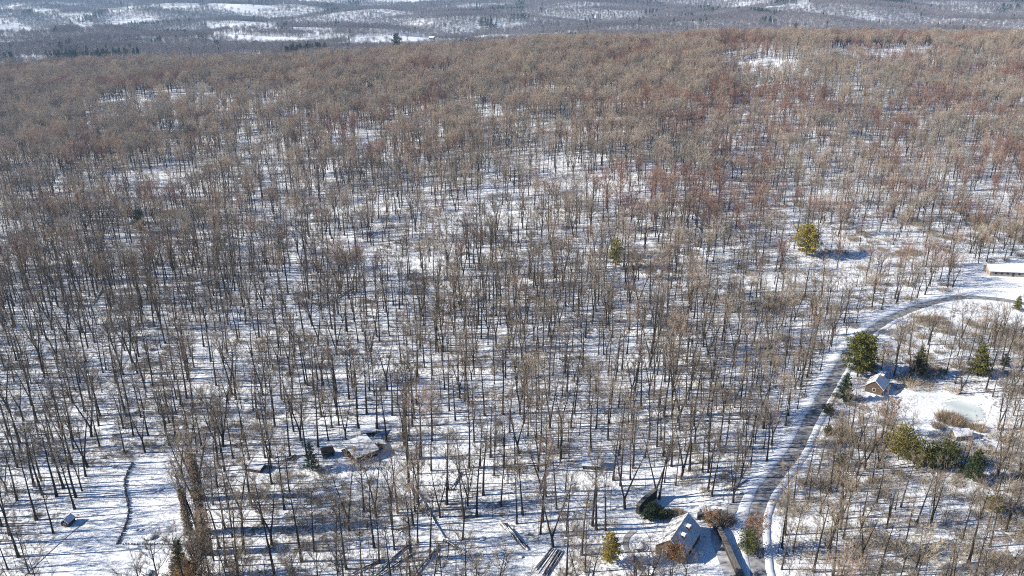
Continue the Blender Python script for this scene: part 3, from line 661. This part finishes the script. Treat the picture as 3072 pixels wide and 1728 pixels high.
evergreen(50, 420, 13, 4.5, 'round', 'needles', 'yellowish pine at the left edge high in the forest', seed=42, n=1600, group=EG)
evergreen(1192, 166, 36, 9, 'round', 'dark_needles', 'lone dark pine standing on the forest skyline', seed=43, n=2200, group=EG)
evergreen(2383, 104, 30, 9, 'round', 'dark_needles', 'dark treetop on the skyline at the right', seed=44, n=1500, group=EG)
evergreen(2520, 1395, 4, 1.6, 'round', 'dark_needles', 'dark bush on the right verge halfway down the lane', 'evergreen_shrub', seed=45, n=900, group=EG)
evergreen(2482, 1243, 3.8, 2.2, 'round', 'dark_needles', 'black bush hanging over the right edge of the lane', 'evergreen_shrub', seed=46, n=1200, group=EG)
evergreen(2484, 1300, 3.5, 1.6, 'cone', 'needles', 'small dark cedar on the verge below the black bush', 'cedar_tree', seed=47, n=900, group=EG)
evergreen(1945, 1560, 3.2, 2.0, 'round', 'dark_needles', 'black bush left of the dark shrubs behind the house', 'evergreen_shrub', seed=48, n=1300, group=EG)
evergreen(1958, 1542, 3.0, 2.2, 'round', 'dark_needles', 'larger black bush behind the house in the blue shade', 'evergreen_shrub', seed=49, n=1300, group=EG)
evergreen(1985, 1555, 2.4, 2.0, 'round', 'dark_needles', 'low black bush touching the back of the house', 'evergreen_shrub', seed=50, n=1100, group=EG)
FP = [(190, 178, 'leftmost'), (215, 178, 'second from left'), (238, 178, 'rightmost')]
for px, py, q in FP: evergreen(px, py, 24, 12, 'round', 'dark_needles', '%s of the three dark pines in the valley woods at upper left' % q, seed=px, n=700, group='dark pines in the far valley')
FQ = [(598, 133, 'left pine of the tall dark group beside the middle snow field'), (610, 134, 'middle pine of the tall dark group beside the middle snow field'), (619, 133, 'right pine of the tall dark group beside the middle snow field'), (262, 72, 'dark pine among the upper left farm fields'), (290, 56, 'dark pine between two upper left snow fields'), (540, 50, 'dark pine under the long white field row'), (1541, 72, 'dark pine in the far woods above the forest skyline'), (1675, 92, 'left one of two dark far pines above the skyline'), (1705, 94, 'right one of two dark far pines above the skyline'), (1347, 25, 'small dark far pine near the top edge'), (1015, 65, 'dark far pine left of the valley centre')]
for px, py, q in FQ: evergreen(px, py, 26, 11, 'round', 'dark_needles', q, seed=px, n=500, group='dark pines in the far valley')
# ------------------------------------------------------------------ brown-leaved and vine-clad trees
def leafy(px, py, h, cw, start, leaf, label, seed, name='oak_tree', cap='brown_leaf', **k_):
    p = P(px, py); T, C, Lf = bare_tree(seed, h=h, start=start, cw=cw, nl=14, twigs=900, leaf=leaf, **k_)
    t = thing(name, label, 'tree', p, 0, 'trees that kept their brown leaves')
    T.build('trunk', M['bark'], t); C.build('branches', M['twig'], t); Lf.build('foliage', M[cap], t); return t
leafy(2012, 1752, 13.5, 2.8, .66, 2600, 'brown-leaved oak in front of the grey-roofed house', 61)
leafy(560, 1850, 15, 5.0, .3, 4200, 'orange-brown beech at the bottom edge beside the clearing', 62, 'beech_tree')
leafy(2655, 1310, 15, 4.2, .35, 1700, 'tan-leaved oak left of the white clearing', 63)
leafy(2255, 1650, 11, 4.6, .3, 1500, 'tan-leaved tree between the house drive and the lane', 64)
leafy(790, 1100, 13, 3.5, .5, 900, 'russet tree in the bare forest above the vine-clad trees', 65)
leafy(2130, 1590, 6, 3.6, .25, 900, 'low russet tree behind the right side of the house', 66)
leafy(1700, 790, 15, 4, .5, 700, 'russet tree left of the thin yellowish pine', 67)
def vine_tree(px, py, h, rad, label, seed, top):
    p = P(px, py); T, C, _ = bare_tree(seed, h=h, start=.6, cw=3.0, nl=9, twigs=1500, r0=.3)
    t = thing('vine_clad_tree', label, 'tree', p, 0, 'vine-clad trees beside the clearing')
    T.build('trunk', M['bark'], t); C.build('crown', M['twig'], t)
    rr = random.Random(seed+5); V = MB()
    for _ in range(5200):
        z = rr.uniform(0, h*top); a = rr.uniform(0, 6.28); q = rad*(1.2-.45*z/h)*(.25+1.0*rr.random()**.8)*(1+.12*math.sin(z*.9+seed)+.25*math.sin(a*2+z*.35))
        c = Vector((math.cos(a)*q, math.sin(a)*q, z)); d = Vector((math.cos(a)*.6+rr.gauss(0, .4), math.sin(a)*.6+rr.gauss(0, .4), rr.gauss(-.1, .7))).normalized()
        s = d.cross(Vector((rr.gauss(0, 1), rr.gauss(0, 1), rr.gauss(0, 1)))).normalized()*.1
        V.tri(tuple(c-s), tuple(c+s), tuple(c+d*rr.uniform(.25, .7)))
    V.build('vines', M['vine'], t)
vine_tree(567, 1600, 24, .8, 'thin vine-clad tree on the left of the vine-clad row', 71, .65)
vine_tree(612, 1600, 36, 1.25, 'thick brown vine-clad tree beside the clearing, tallest of its row', 72, .75)
vine_tree(600, 1500, 24, .8, 'farthest and thinnest tree of the vine-clad row', 75, .7)
vine_tree(603, 1740, 17, 1.9, 'broad brown vine-clad tree behind the green spruce at the bottom', 73, .8)
vine_tree(622, 1660, 16, .9, 'short vine-clad tree on the right of the vine-clad row', 74, .7)
def bush(px, py, hh, wd, n, m, label):
    p = P(px, py); o = clump(int(px+py), n, hh, wd, .05).build('bush', M[m], None); o.location = p; tag(o, label, 'bush', 'leafless bushes'); return o
bush(2848, 1262, 3.4, 4.4, 2300, 'vine', 'dense rusty brown bush between the white clearing and the pond')
bush(2886, 1276, 2.2, 3.0, 900, 'brush', 'low brown bush at the near side of the frozen pond')
bush(2935, 1288, 2.6, 2.6, 900, 'brush', 'brown bush at the right end of the frozen pond')
bush(2815, 1282, 2.2, 2.2, 700, 'brush', 'small brown bush left of the rusty pond bush')
bush(2030, 1548, 2.4, 2.6, 1000, 'brush', 'tan bush behind the roof ridge of the house')
bush(2130, 1555, 2.4, 2.8, 1100, 'brush', 'tan bush right of the house at the wall bend')
bush(2170, 1565, 3.0, 3.0, 1200, 'brush', 'brown bush where the drive meets the retaining wall')
bush(1130, 1345, 2.2, 2.2, 900, 'brown_leaf', 'russet bush against the right end of the cabin')
# ------------------------------------------------------------------ buildings
def frame2(a, b):
    """origin a, x axis towards b (ground points)"""
    d = Vector((b[0]-a[0], b[1]-a[1])); return math.atan2(d.y, d.x), d.length
def gable(name, label, cen, rz, Lx, Ly, wall, rise, wm, rm, over=.35, windows=(), doors=(), chim=(), cat='house', fdn=.4):
    """ridge runs along local x"""
    z = min(Hh(cen[0]+dx, cen[1]+dy) for dx in (-2, 2) for dy in (-2, 2))
    t = thing(name, label, cat, (cen[0], cen[1], z), rz)
    b = MB(); hx, hy = Lx/2, Ly/2
    b.v = [(-hx, -hy, -fdn), (hx, -hy, -fdn), (hx, hy, -fdn), (-hx, hy, -fdn), (-hx, -hy, wall), (hx, -hy, wall), (hx, hy, wall), (-hx, hy, wall), (-hx, 0, wall+rise), (hx, 0, wall+rise)]
    b.f = [(0, 1, 5, 4), (2, 3, 7, 6), (1, 2, 6, 9, 5), (3, 0, 4, 8, 7), (0, 3, 2, 1), (4, 5, 9, 8), (6, 7, 8, 9)]
    b.build('wall', wm, t)
    s = rise/hy; ex = hx+over; ey = hy+over; th = .18
    for sg, m_ in ((1, rm[0]), (-1, rm[1])):
        r = MB(); q = [(-ex, 0, wall+rise+th+.05), (ex, 0, wall+rise+th+.05), (ex, sg*ey, wall+rise-s*ey+th+.05), (-ex, sg*ey, wall+rise-s*ey+th+.05)]
        if sg > 0: q = q[::-1]
        r.slab(q, th); o = r.build('roof', m_, t)
    for fx_, fy_, ww, hh, z0, side in windows:
        g = MB(); f = MB()
        if side in 'xX':
            xx = hx*(1 if side == 'X' else -1); s_ = 1 if side == 'X' else -1
            f.box(min(xx, xx+s_*.06), max(xx, xx+s_*.06), fy_-ww/2-.1, fy_+ww/2+.1, z0-.1, z0+hh+.1); g.box(min(xx+s_*.062, xx+s_*.08), max(xx+s_*.062, xx+s_*.08), fy_-ww/2, fy_+ww/2, z0, z0+hh)
        else:
            yy = hy*(1 if side == 'Y' else -1); s_ = 1 if side == 'Y' else -1
            f.box(fx_-ww/2-.1, fx_+ww/2+.1, min(yy, yy+s_*.06), max(yy, yy+s_*.06), z0-.1, z0+hh+.1); g.box(fx_-ww/2, fx_+ww/2, min(yy+s_*.062, yy+s_*.08), max(yy+s_*.062, yy+s_*.08), z0, z0+hh)
        w_ = f.build('window', M['white_wall'], t); g.build('pane', M['glass'], w_)
    for fx_, ww, hh, side in doors:
        yy = hy*(1 if side == 'Y' else -1); s_ = 1 if side == 'Y' else -1
        MB().box(fx_-ww/2, fx_+ww/2, min(yy, yy+s_*.05), max(yy, yy+s_*.05), 0, hh).build('door', M['brown_wood'], t)
    for x, y, w_, top in chim:
        zz = wall+rise-s*abs(y)
        c = MB().box(x-w_/2, x+w_/2, y-w_/2, y+w_/2, zz-.3, zz+top).build('chimney', M['brick'], t)
        MB().box(x-w_/2-.12, x+w_/2+.12, y-w_/2-.12, y+w_/2+.12, zz+top+.002, zz+top+.35).build('snow_cap', M['roof_snow'], c)
    return t
# main house: ridge seen from (2058,1548) to (2019,1606)
WALL, RISE = 3.4, 3.6
ra, rb = P(2061, 1547, WALL+RISE), P(2016, 1612, WALL+RISE)
cen = ((ra.x+rb.x)/2, (ra.y+rb.y)/2); rz, Lr = frame2(rb, ra)
gable('house', 'grey-roofed house with two snow-capped chimneys near the lane', cen, rz, Lr+1.4, 8.4, WALL, RISE, M['brown_wood'], (M['patchy_snow'], M['thin_or_shaded_snow']), .45,  # slope away from the sun: shade put into its greyer snow colour
      windows=[(-2.5, 0, 1.0, 1.3, 1.1, 'y'), (0, 0, 1.0, 1.3, 1.1, 'y'), (2.6, 0, 1.0, 1.3, 1.1, 'y'), (0, -1.6, 1.0, 1.3, 1.1, 'x'), (0, 1.6, 1.0, 1.3, 1.1, 'x'), (0, 0, .9, 1.1, 3.7, 'x')],
      doors=[(1.2, 1.0, 2.1, 'y')], chim=[(2.3, -1.9, .95, 1.0), (-1.9, -2.0, .95, 1.0)])
# cabin with a snowy single-pitch roof
a, b, c = P(1070, 1389), P(1133, 1366), P(1041, 1352)
rz, Lx = frame2(a, b); Ly = (c-a).length*.95
t = thing('cabin', 'dark log cabin with a snow-covered roof in the woods', 'cabin', (a.x, a.y, min(a.z, b.z, c.z)), rz)
w_ = MB(); w_.v = [(0, 0, -.6), (Lx, 0, -.6), (Lx, Ly, -.6), (0, Ly, -.6), (0, 0, 2.5), (Lx, 0, 2.5), (Lx, Ly, 3.6), (0, Ly, 3.6)]
w_.f = [(0, 1, 5, 4), (1, 2, 6, 5), (2, 3, 7, 6), (3, 0, 4, 7), (4, 5, 6, 7), (3, 2, 1, 0)]; w_.build('wall', M['dark_wood'], t)
MB().slab([(-.5, -.6, 2.72), (Lx+.5, -.6, 2.72), (Lx+.5, Ly+.5, 3.95), (-.5, Ly+.5, 3.95)], .28).build('roof', M['roof_snow'], t)
for k_ in range(5): MB().box(.5+k_*(Lx-1)/5+.12, .5+(k_+1)*(Lx-1)/5-.12, -.05, 0, .3, 2.1).build('board_panel', M['brown_wood' if k_ == 2 else 'dark_wood'], t)
for yy in (Ly*.3, Ly*.65): MB().box(-.08, 0, yy-.5, yy+.5, 1.0, 2.0).build('window', M['glass'], t)
MB().box(-1.7, -.0, .3, Ly*.9, 1.9, 2.1).build('porch_roof', M['brown_wood'], t)
for yy in (.5, Ly*.45, Ly*.85): MB().tube([(-1.6, yy, -.5), (-1.6, yy, 1.9)], [.09, .09], 6).build('post', M['dark_wood'], t)
ch = MB().box(.7, 1.5, Ly*.35, Ly*.35+.8, 2.8, 4.4).build('chimney', M['stone'], t)
def lean_shed(name, label, px, py, rz, Lx, Ly, h1, h2, wm, rm, openf=False, cat='shed'):
    p = P(px, py); t = thing(name, label, cat, (p.x, p.y, p.z-.05), rz); hx, hy = Lx/2, Ly/2; th = .12
    if openf:
        for sx in (-hx, hx-th): 
            q = MB(); q.v = [(sx, -hy, -.3), (sx+th, -hy, -.3), (sx+th, hy, -.3), (sx, hy, -.3), (sx, -hy, h1), (sx+th, -hy, h1), (sx+th, hy, h2), (sx, hy, h2)]
            q.f = [(0, 1, 5, 4), (1, 2, 6, 5), (2, 3, 7, 6), (3, 0, 4, 7), (4, 5, 6, 7), (3, 2, 1, 0)]; q.build('side_wall', wm, t)
        MB().box(-hx+th+.003, hx-th-.003, hy-th, hy, -.3, h2-.02).build('back_wall', wm, t)
        MB().tube([(0, -hy+.1, -.3), (0, -hy+.1, h1)], [.07, .07], 6).build('post', wm, t)
        MB().box(-hx+.4, -.2, -hy+.4, hy-.4, 0, h1*.55).build('stored_wood', M['log'], t)
    else:
        q = MB(); q.v = [(-hx, -hy, -.3), (hx, -hy, -.3), (hx, hy, -.3), (-hx, hy, -.3), (-hx, -hy, h1), (hx, -hy, h1), (hx, hy, h2), (-hx, hy, h2)]
        q.f = [(0, 1, 5, 4), (1, 2, 6, 5), (2, 3, 7, 6), (3, 0, 4, 7), (4, 5, 6, 7), (3, 2, 1, 0)]; q.build('wall', wm, t)
        MB().box(-.45, .45, -hy-.05, -hy, 0, min(1.9, h1-.1)).build('door', M['brown_wood'], t)
    MB().slab([(-hx-.25, -hy-.3, h1+.2), (hx+.25, -hy-.3, h1+.2), (hx+.25, hy+.25, h2+.22), (-hx-.25, hy+.25, h2+.22)], .18).build('roof', rm, t)
    return t
lean_shed('shed', 'small open-fronted snowy shed behind the cabin', 1105, 1303, R(12), 4.8, 3.6, 2.0, 2.8, M['dark_wood'], M['roof_snow'], True)
lean_shed('lean_to', 'dark bare-roofed lean-to left of the cabin', 984, 1366, R(28), 3.8, 3.0, 1.8, 2.3, M['dark_wood'], M['dark_wood'], True)
lean_shed('shed', 'flat low hut with dark walls farthest left of the cabin sheds', 767, 1408, R(-14), 5.6, 3.4, 1.4, 1.9, M['dark_wood'], M['thin_or_shaded_snow'])
lean_shed('shed', 'little brown shed with a snowy roof beneath a broad tree', 1773, 1400, R(-4), 5.6, 4.0, 1.7, 2.6, M['brown_wood'], M['roof_snow'], True)
lean_shed('shed', 'tiny snow-roofed shed up the slope behind the house', 2116, 1541, R(14), 2.8, 2.4, 1.8, 2.2, M['dark_wood'], M['roof_snow'])
p = P(206, 1571)
gable('hut', 'small white-roofed hut alone in the snowy clearing', (p.x, p.y), R(80), 2.9, 2.5, 1.5, 1.0, M['dark_wood'], (M['roof_snow'], M['roof_snow']), .15, windows=[(0, 0, .6, 1.0, .1, 'x')], cat='hut')
p = P(2628, 1168)
gable('house', 'snow-roofed house half hidden by the big dark pines', (p.x, p.y), R(52), 8.2, 6.4, 2.8, 2.8, M['brown_wood'], (M['patchy_snow'], M['roof_snow']), .4,
      windows=[(-3, 0, 1, 1.2, 1, 'y'), (0, 0, 1, 1.2, 1, 'y'), (3, 0, 1, 1.2, 1, 'y'), (0, 0, 1, 1.2, 1, 'x')], chim=[(2.5, -1, .9, 1.0)])
p = P(2877, 1312)
gable('shed', 'snow-roofed shed below the frozen pond', (p.x, p.y), R(10), 6, 4.2, 2.0, 1.3, M['tan_wall'], (M['roof_snow'], M['roof_snow']), .3, doors=[(0, 1.6, 1.8, 'y')], cat='shed')
p = P(3022, 822)
gable('farm_building', 'long low snow-roofed building at the right edge', (p.x, p.y), R(-7), 22, 8, 3.0, 2.3, M['tan_wall'], (M['roof_snow'], M['roof_snow']), .6,
      windows=[(x, 0, 1.4, 1.1, 1.1, 'y') for x in (-8, -5, -2, 4, 7)], doors=[(1, 1.2, 2.1, 'y')], cat='building')
far_h = [(405, 78, 'white_wall', 'white farmhouse under the upper left snow fields'), (412, 118, 'brick', 'small red barn in the upper left valley'), (275, 90, 'white_wall', 'pale house beside the dark pines at upper left'), (640, 8, 'tan_wall', 'tan farmhouse at the top edge above the long field'), (780, 10, 'white_wall', 'white house at the far end of the long field'), (1296, 118, 'dark_wood', 'dark barn in the snow field behind the skyline'), (118, 60, 'tan_wall', 'tan house at far upper left')]
for px, py, wm, lb in far_h:
    p = P(px, py); gable('farmhouse', lb, (p.x, p.y), R(random.uniform(-40, 40)), 15, 9, 5, 3, M[wm], (M['roof_snow'], M['roof_snow']), .4, windows=[(-4, 0, 1.3, 1.6, 1.5, 'y'), (4, 0, 1.3, 1.6, 1.5, 'y')])
# ------------------------------------------------------------------ walls, boulders
def stone_wall(pxs, wd, hh, label, snow=True, step=.7):
    pts = resample([G(*p) for p in pxs], step); rr = random.Random(int(pxs[0][0])); b = MB()
    for p in pts:
        for q in range(2):
            x, y = p.x+rr.uniform(-wd, wd)*.35, p.y+rr.uniform(-wd, wd)*.35; z = Hh(x, y); s = rr.uniform(.7, 1.15)*wd
            i = len(b.v); ang = rr.uniform(0, 3); top = hh*rr.uniform(.7, 1.1)
            for zz, k in ((-.3, 1.0), (top*.6, .95), (top, .6)):
                for e in range(6): t_ = ang+e*math.pi/3; r_ = s*.55*k*rr.uniform(.85, 1.15); b.v.append((x+math.cos(t_)*r_, y+math.sin(t_)*r_, z+zz))
            for l in range(2):
                for e in range(6): b.f.append((i+l*6+e, i+l*6+(e+1) % 6, i+(l+1)*6+(e+1) % 6, i+(l+1)*6+e))
            b.f.append(tuple(i+12+e for e in range(6)))
    o = b.build('stone_wall', M['stone'] if snow else M['dark_wood'], None); tag(o, label, 'wall'); return o
stone_wall([(397, 1392), (385, 1415), (375, 1445), (378, 1478), (385, 1520), (384, 1555), (370, 1595), (352, 1631)], .55, .6, 'curved low dark stone wall through the snowy clearing')
stone_wall([(352, 1632), (420, 1633), (480, 1633), (545, 1635)], .4, .4, 'straight low wall line joining the curved wall at the corner')
def retaining(pxs, hh, th, label):
    pts = resample([G(*p) for p in pxs], 1.2); t = thing('retaining_wall', label, 'wall', (pts[0].x, pts[0].y, Hh(pts[0].x, pts[0].y))); o0 = t.location
    f = MB(); n = len(pts); c = MB()
    for B, z0, z1, w2 in ((f, -.6, hh, th/2), (c, hh+.003, hh+.2, th/2+.12)):
        for i, p in enumerate(pts):
            d = (pts[min(i+1, n-1)]-pts[max(i-1, 0)]).normalized(); q = Vector((d.y, -d.x))*w2; z = Hh(p.x, p.y)
            jj = random.uniform(-.06, .06)
            for s_, zz in ((-1, z0), (1, z0), (1, z1+jj), (-1, z1+jj)): B.v.append((p.x+q.x*s_-o0.x, p.y+q.y*s_-o0.y, z+zz-o0.z))
        for i in range(n-1):
            for e in range(4): B.f.append((i*4+e, i*4+(e+1) % 4, (i+1)*4+(e+1) % 4, (i+1)*4+e))
        B.f += [(3, 2, 1, 0), tuple((n-1)*4+e for e in range(4))]
    f.build('shaded_stone_face', M['dark_wood'], t); c.build('snow_cap' if hh < 1 else 'cap', M['stone'], t); return t  # near-black face: the wall's shade side is painted into its colour
retaining([(1912, 1542), (1935, 1518), (1966, 1492)], 3.2, 1.0, 'straight shade-black retaining wall behind the house yard')  # wall made taller so that its shadow reaches over the yard
retaining([(2092, 1556), (2125, 1560), (2154, 1597), (2180, 1650), (2205, 1705), (2240, 1770)], 1.7, 1.2, 'long shade-dark retaining wall curving down beside the house drive')
def boulder(px, py, r, label, snow=True):
    rr = random.Random(px*3+py); p = P(px, py); t = thing('boulder', label, 'rock', (p.x, p.y, p.z-r*.2), rr.uniform(0, 6), 'boulders and lumps in the snow')
    def blob(s, z0, z1, n1=7, n2=4):
        b = MB()
        for j in range(n2+1):
            u = z0+(z1-z0)*j/n2; k = math.sqrt(max(.02, 1-u*u))
            for e in range(n1): a_ = 2*math.pi*e/n1; q = s*k*rr.uniform(.85, 1.12); b.v.append((math.cos(a_)*q*1.2, math.sin(a_)*q, u*s*.8))
        for j in range(n2):
            for e in range(n1): b.f.append((j*n1+e, j*n1+(e+1) % n1, (j+1)*n1+(e+1) % n1, (j+1)*n1+e))
        b.f.append(tuple(n2*n1+e for e in range(n1))); b.f.append(tuple(range(n1-1, -1, -1))); return b
    blob(r, -.4, .96).build('rock', M['stone'], t)
    if snow: blob(r*1.05, .5, 1.0, 8, 3).build('snow_cap', M['roof_snow'], t)
for a_ in [(451, 1613, 1.5, 'large snow-capped boulder above the straight wall line'), (443, 1722, 1.5, 'snow-capped boulder at the bottom edge of the clearing'), (509, 1387, .8, 'dark small boulder at the top of the walled clearing'), (479, 1471, .8, 'dark boulder in the middle of the walled clearing'), (461, 1478, .6, 'small rock left of the middle boulder in the clearing'), (343, 1401, .7, 'low rock at the foot of the broad clearing tree'), (410, 1590, .6, 'left rock of two above the wall corner'), (425, 1590, .6, 'right rock of two above the wall corner'), (1447, 1617, .9, 'dark lump left of the long log pile'), (1391, 1655, .7, 'dark lump above the blue-shaded snow'), (1433, 1664, .7, 'dark lump right of the blue-shaded trunk tip'), (1325, 1697, .9, 'dark lump at the lower blue-shaded snow'), (1503, 1662, .8, 'brown lump beneath the long log pile'), (1562, 1672, .7, 'rock between the long log pile and the log heap'), (1518, 1685, .6, 'small rock left of the log heap'), (1460, 1700, .7, 'lump near the bottom edge left of the log heap')]: boulder(*a_)
# ------------------------------------------------------------------ logs
def log_mesh(a, b, r0, r1, rr, bend=.3):
    m = (a+b)/2+Vector((rr.uniform(-bend, bend), rr.uniform(-bend, bend), rr.uniform(0, bend*.3)))
    return MB().tube([a, (a+m)/2, m, (m+b)/2, b], [r0, r0*.95+r1*.05, (r0+r1)/2, (r0+3*r1)/4, r1], 7)
def fallen(pa, pb, r0, label, branches=True, seed=0, m='bark'):
    rr = random.Random(seed+pa[0]); a, b = P(*pa), P(*pb); L = (b-a).length
    a, b = Vector(a), Vector(b)
    t = thing('fallen_trunk', label, 'fallen tree', a, 0, 'fallen trees lying in the snow'); b = b-a; a = Vector((0, 0, r0*.9)); b.z += r0*.6+.25
    log_mesh(a, b, r0, r0*.4, rr).build('trunk', M[m], t)
    mid = Vector((0, 0, .12))
    log_mesh(a+Vector((0, 0, r0*.6)), b+Vector((0, 0, r0*.25)), r0*.75, r0*.3, rr, .25).build('snow_cover', M['roof_snow'], t)
    if branches:
        B = MB()
        for k in range(16):
            u = rr.uniform(.4, 1); p = a.lerp(b, u); d = (b-a).normalized()*1.0+Vector((rr.gauss(0, .8), rr.gauss(0, .8), rr.uniform(0, .9))); ln = rr.uniform(1.2, 4)
            B.tube([p, p+d.normalized()*ln*.5, p+d.normalized()*ln+Vector((0, 0, -.1))], [.06, .04, .012], 4, False)
        B.build('branches', M['bark'], t)
for a_ in [((1240, 1458), (1330, 1615), .32, 'long fallen trunk slanting down right of the brown brush'), ((1230, 1462), (1262, 1545), .28, 'shorter fallen trunk crossing beside the long slanting one'), ((1313, 1642), (1236, 1735), .36, 'straight fallen trunk running from the stump to the bottom edge'), ((1213, 1644), (1115, 1732), .30, 'snow-topped fallen trunk left of the straight one'), ((1246, 1658), (1128, 1735), .26, 'thin fallen trunk close to the snow-topped one'), ((1142, 1682), (1048, 1728), .3, 'dark fallen trunk in the lower middle brush'), ((1330, 1622), (1370, 1646), .3, 'short fallen log beyond the long slanting trunk'), ((1230, 1576), (1190, 1600), .2, 'thin fallen pole in the brown brush'), ((642, 839), (556, 869), .3, 'long dark fallen trunk deep in the left forest'), ((306, 870), (275, 918), .3, 'fallen tree leaning downhill in the left forest'), ((1384, 1417), (1352, 1472), .22, 'thin fallen pole between the middle trees'), ((480, 1243), (562, 1232), .35, 'heavy dark fallen trunk above the clearing'), ((1050, 870), (935, 940), .3, 'long fallen trunk in the forest left of centre'), ((2240, 1440), (2185, 1475), .25, 'fallen pole left of the lane')]: fallen(*a_)
def pile(name, label, pa, pb, n, wd, ln, r, hh, seed, along=True, snow=.5):
    rr = random.Random(seed); a, b = P(*pa), P(*pb); d = Vector((b.x-a.x, b.y-a.y, 0)); D = d.length; d.normalize(); s = Vector((d.y, -d.x, 0))
    t = thing(name, label, 'log pile', a)
    for k in range(n):
        u = rr.uniform(0, max(.1, D-ln)) if along else rr.uniform(0, 1); off = rr.uniform(-wd, wd)*(1-.0*k); lay = int(k/(n/hh)); off *= (1-lay*.22)
        if along: p = d*u+s*off; q = p+d*ln*rr.uniform(.7, 1.1)+s*rr.uniform(-.5, .5)
        else:
            p = s*off; q = s*(off*rr.uniform(.8, 1.6))+d*D*rr.uniform(.65, 1.05)
        z0 = Hh(a.x+p.x, a.y+p.y)-a.z+r*(1+lay*1.7); z1 = Hh(a.x+q.x, a.y+q.y)-a.z+r*(1+lay*1.7)
        p.z, q.z = z0, z1; rad = r*rr.uniform(.7, 1.2)
        log_mesh(p, q, rad, rad*.7, rr, .2).build('log', M['log'] if rr.random() > .3 else M['bark'], t)
        if rr.random() < snow: 
            o = log_mesh(p+Vector((0, 0, rad*.55)), q+Vector((0, 0, rad*.45)), rad*.8, rad*.55, rr, .05).build('snow_cover', M['roof_snow'], t)
pile('log_pile', 'long narrow pile of pale logs in the open snow', (1500, 1566), (1586, 1656), 30, .9, 4.5, .15, 3, 5, True, .6)
pile('log_pile', 'heap of snow-striped logs and poles at the bottom edge', (1666, 1652), (1612, 1726), 20, 2.3, 6, .17, 3, 6, False, .7)
pile('log_pile', 'dark low stack of logs between the flat hut and the spruce', (862, 1384), (890, 1369), 14, .7, 3, .2, 3, 7, True, .1)
pile('log_pile', 'snowy wood heap up the slope right of the tiny shed', (2135, 1540), (2165, 1535), 14, .8, 2.6, .18, 3, 8, True, .7)
def stump(px, py, label):
    p = P(px, py); t = thing('stump', label, 'stump', p); MB().tube([(0, 0, -.3), (0, 0, .15), (.02, 0, .55)], [.5, .38, .33], 9).build('bark', M['bark'], t)
    MB().tube([(0.02, 0, .553), (.02, 0, .56)], [.31, .31], 9).build('cut_face', M['cut'], t)
    rr = random.Random(px); B = MB()
    for k in range(6): a_ = rr.uniform(0, 6.28); B.tube([(math.cos(a_)*.3, math.sin(a_)*.3, .15), (math.cos(a_)*.9, math.sin(a_)*.9, -.1)], [.12, .04], 5, False)
    B.build('roots', M['bark'], t)
stump(1316, 1638, 'tree stump where the straight fallen trunk was cut'); stump(1218, 1640, 'tree stump at the head of the snow-topped fallen trunk')
# ------------------------------------------------------------------ trampoline
p = P(1908, 1643); t = thing('trampoline', 'round snow-covered trampoline in the yard left of the house', 'trampoline', p)
def ring(R0, z, r, n=28):
    b = MB(); pts = [(math.cos(2*math.pi*k/n)*R0, math.sin(2*math.pi*k/n)*R0, z) for k in range(n)]
    for k in range(n): b.tube([pts[k], pts[(k+1) % n]], [r, r], 5, False)
    return b
ring(1.95, .85, .07).build('frame', M['metal'], t)
MB().slab([(math.cos(2*math.pi*k/28)*1.55, math.sin(2*math.pi*k/28)*1.55, .80) for k in range(28)], .05).build('mat', M['roof_snow'], t)
b = MB(); n = 28
for k in range(n):
    for q in (1.57, 1.93): b.v.append((math.cos(2*math.pi*k/n)*q, math.sin(2*math.pi*k/n)*q, .93))
    for q in (1.93, 1.57): b.v.append((math.cos(2*math.pi*k/n)*q, math.sin(2*math.pi*k/n)*q, .865))
for k in range(n):
    k2 = (k+1) % n
    for e in range(4): b.f.append((k*4+e, k*4+(e+1) % 4, k2*4+(e+1) % 4, k2*4+e))
b.build('edge_pad', M['thin_or_shaded_snow'], t)
for k in range(6):
    a_ = k*math.pi/3; MB().tube([(math.cos(a_)*1.95, math.sin(a_)*1.95, -.1), (math.cos(a_)*1.95, math.sin(a_)*1.95, .8)], [.045, .045], 6).build('leg', M['metal'], t)
# ------------------------------------------------------------------ haze
hz = MB().box(-16500, 16500, -300, 14200, ZMIN-1, 760).build('haze', None or bpy.data.materials.new('haze'), None)
hm = hz.data.materials[0]; hm.use_nodes = True; n = hm.node_tree
n.nodes.remove(n.nodes['Principled BSDF']); pv = n.nodes.new('ShaderNodeVolumePrincipled')
pv.inputs['Color'].default_value = (.46, .69, 1, 1); pv.inputs['Density'].default_value = 8e-5; pv.inputs['Anisotropy'].default_value = .2
n.links.new(pv.outputs[0], n.nodes['Material Output'].inputs['Volume']); hz['kind'] = 'stuff'
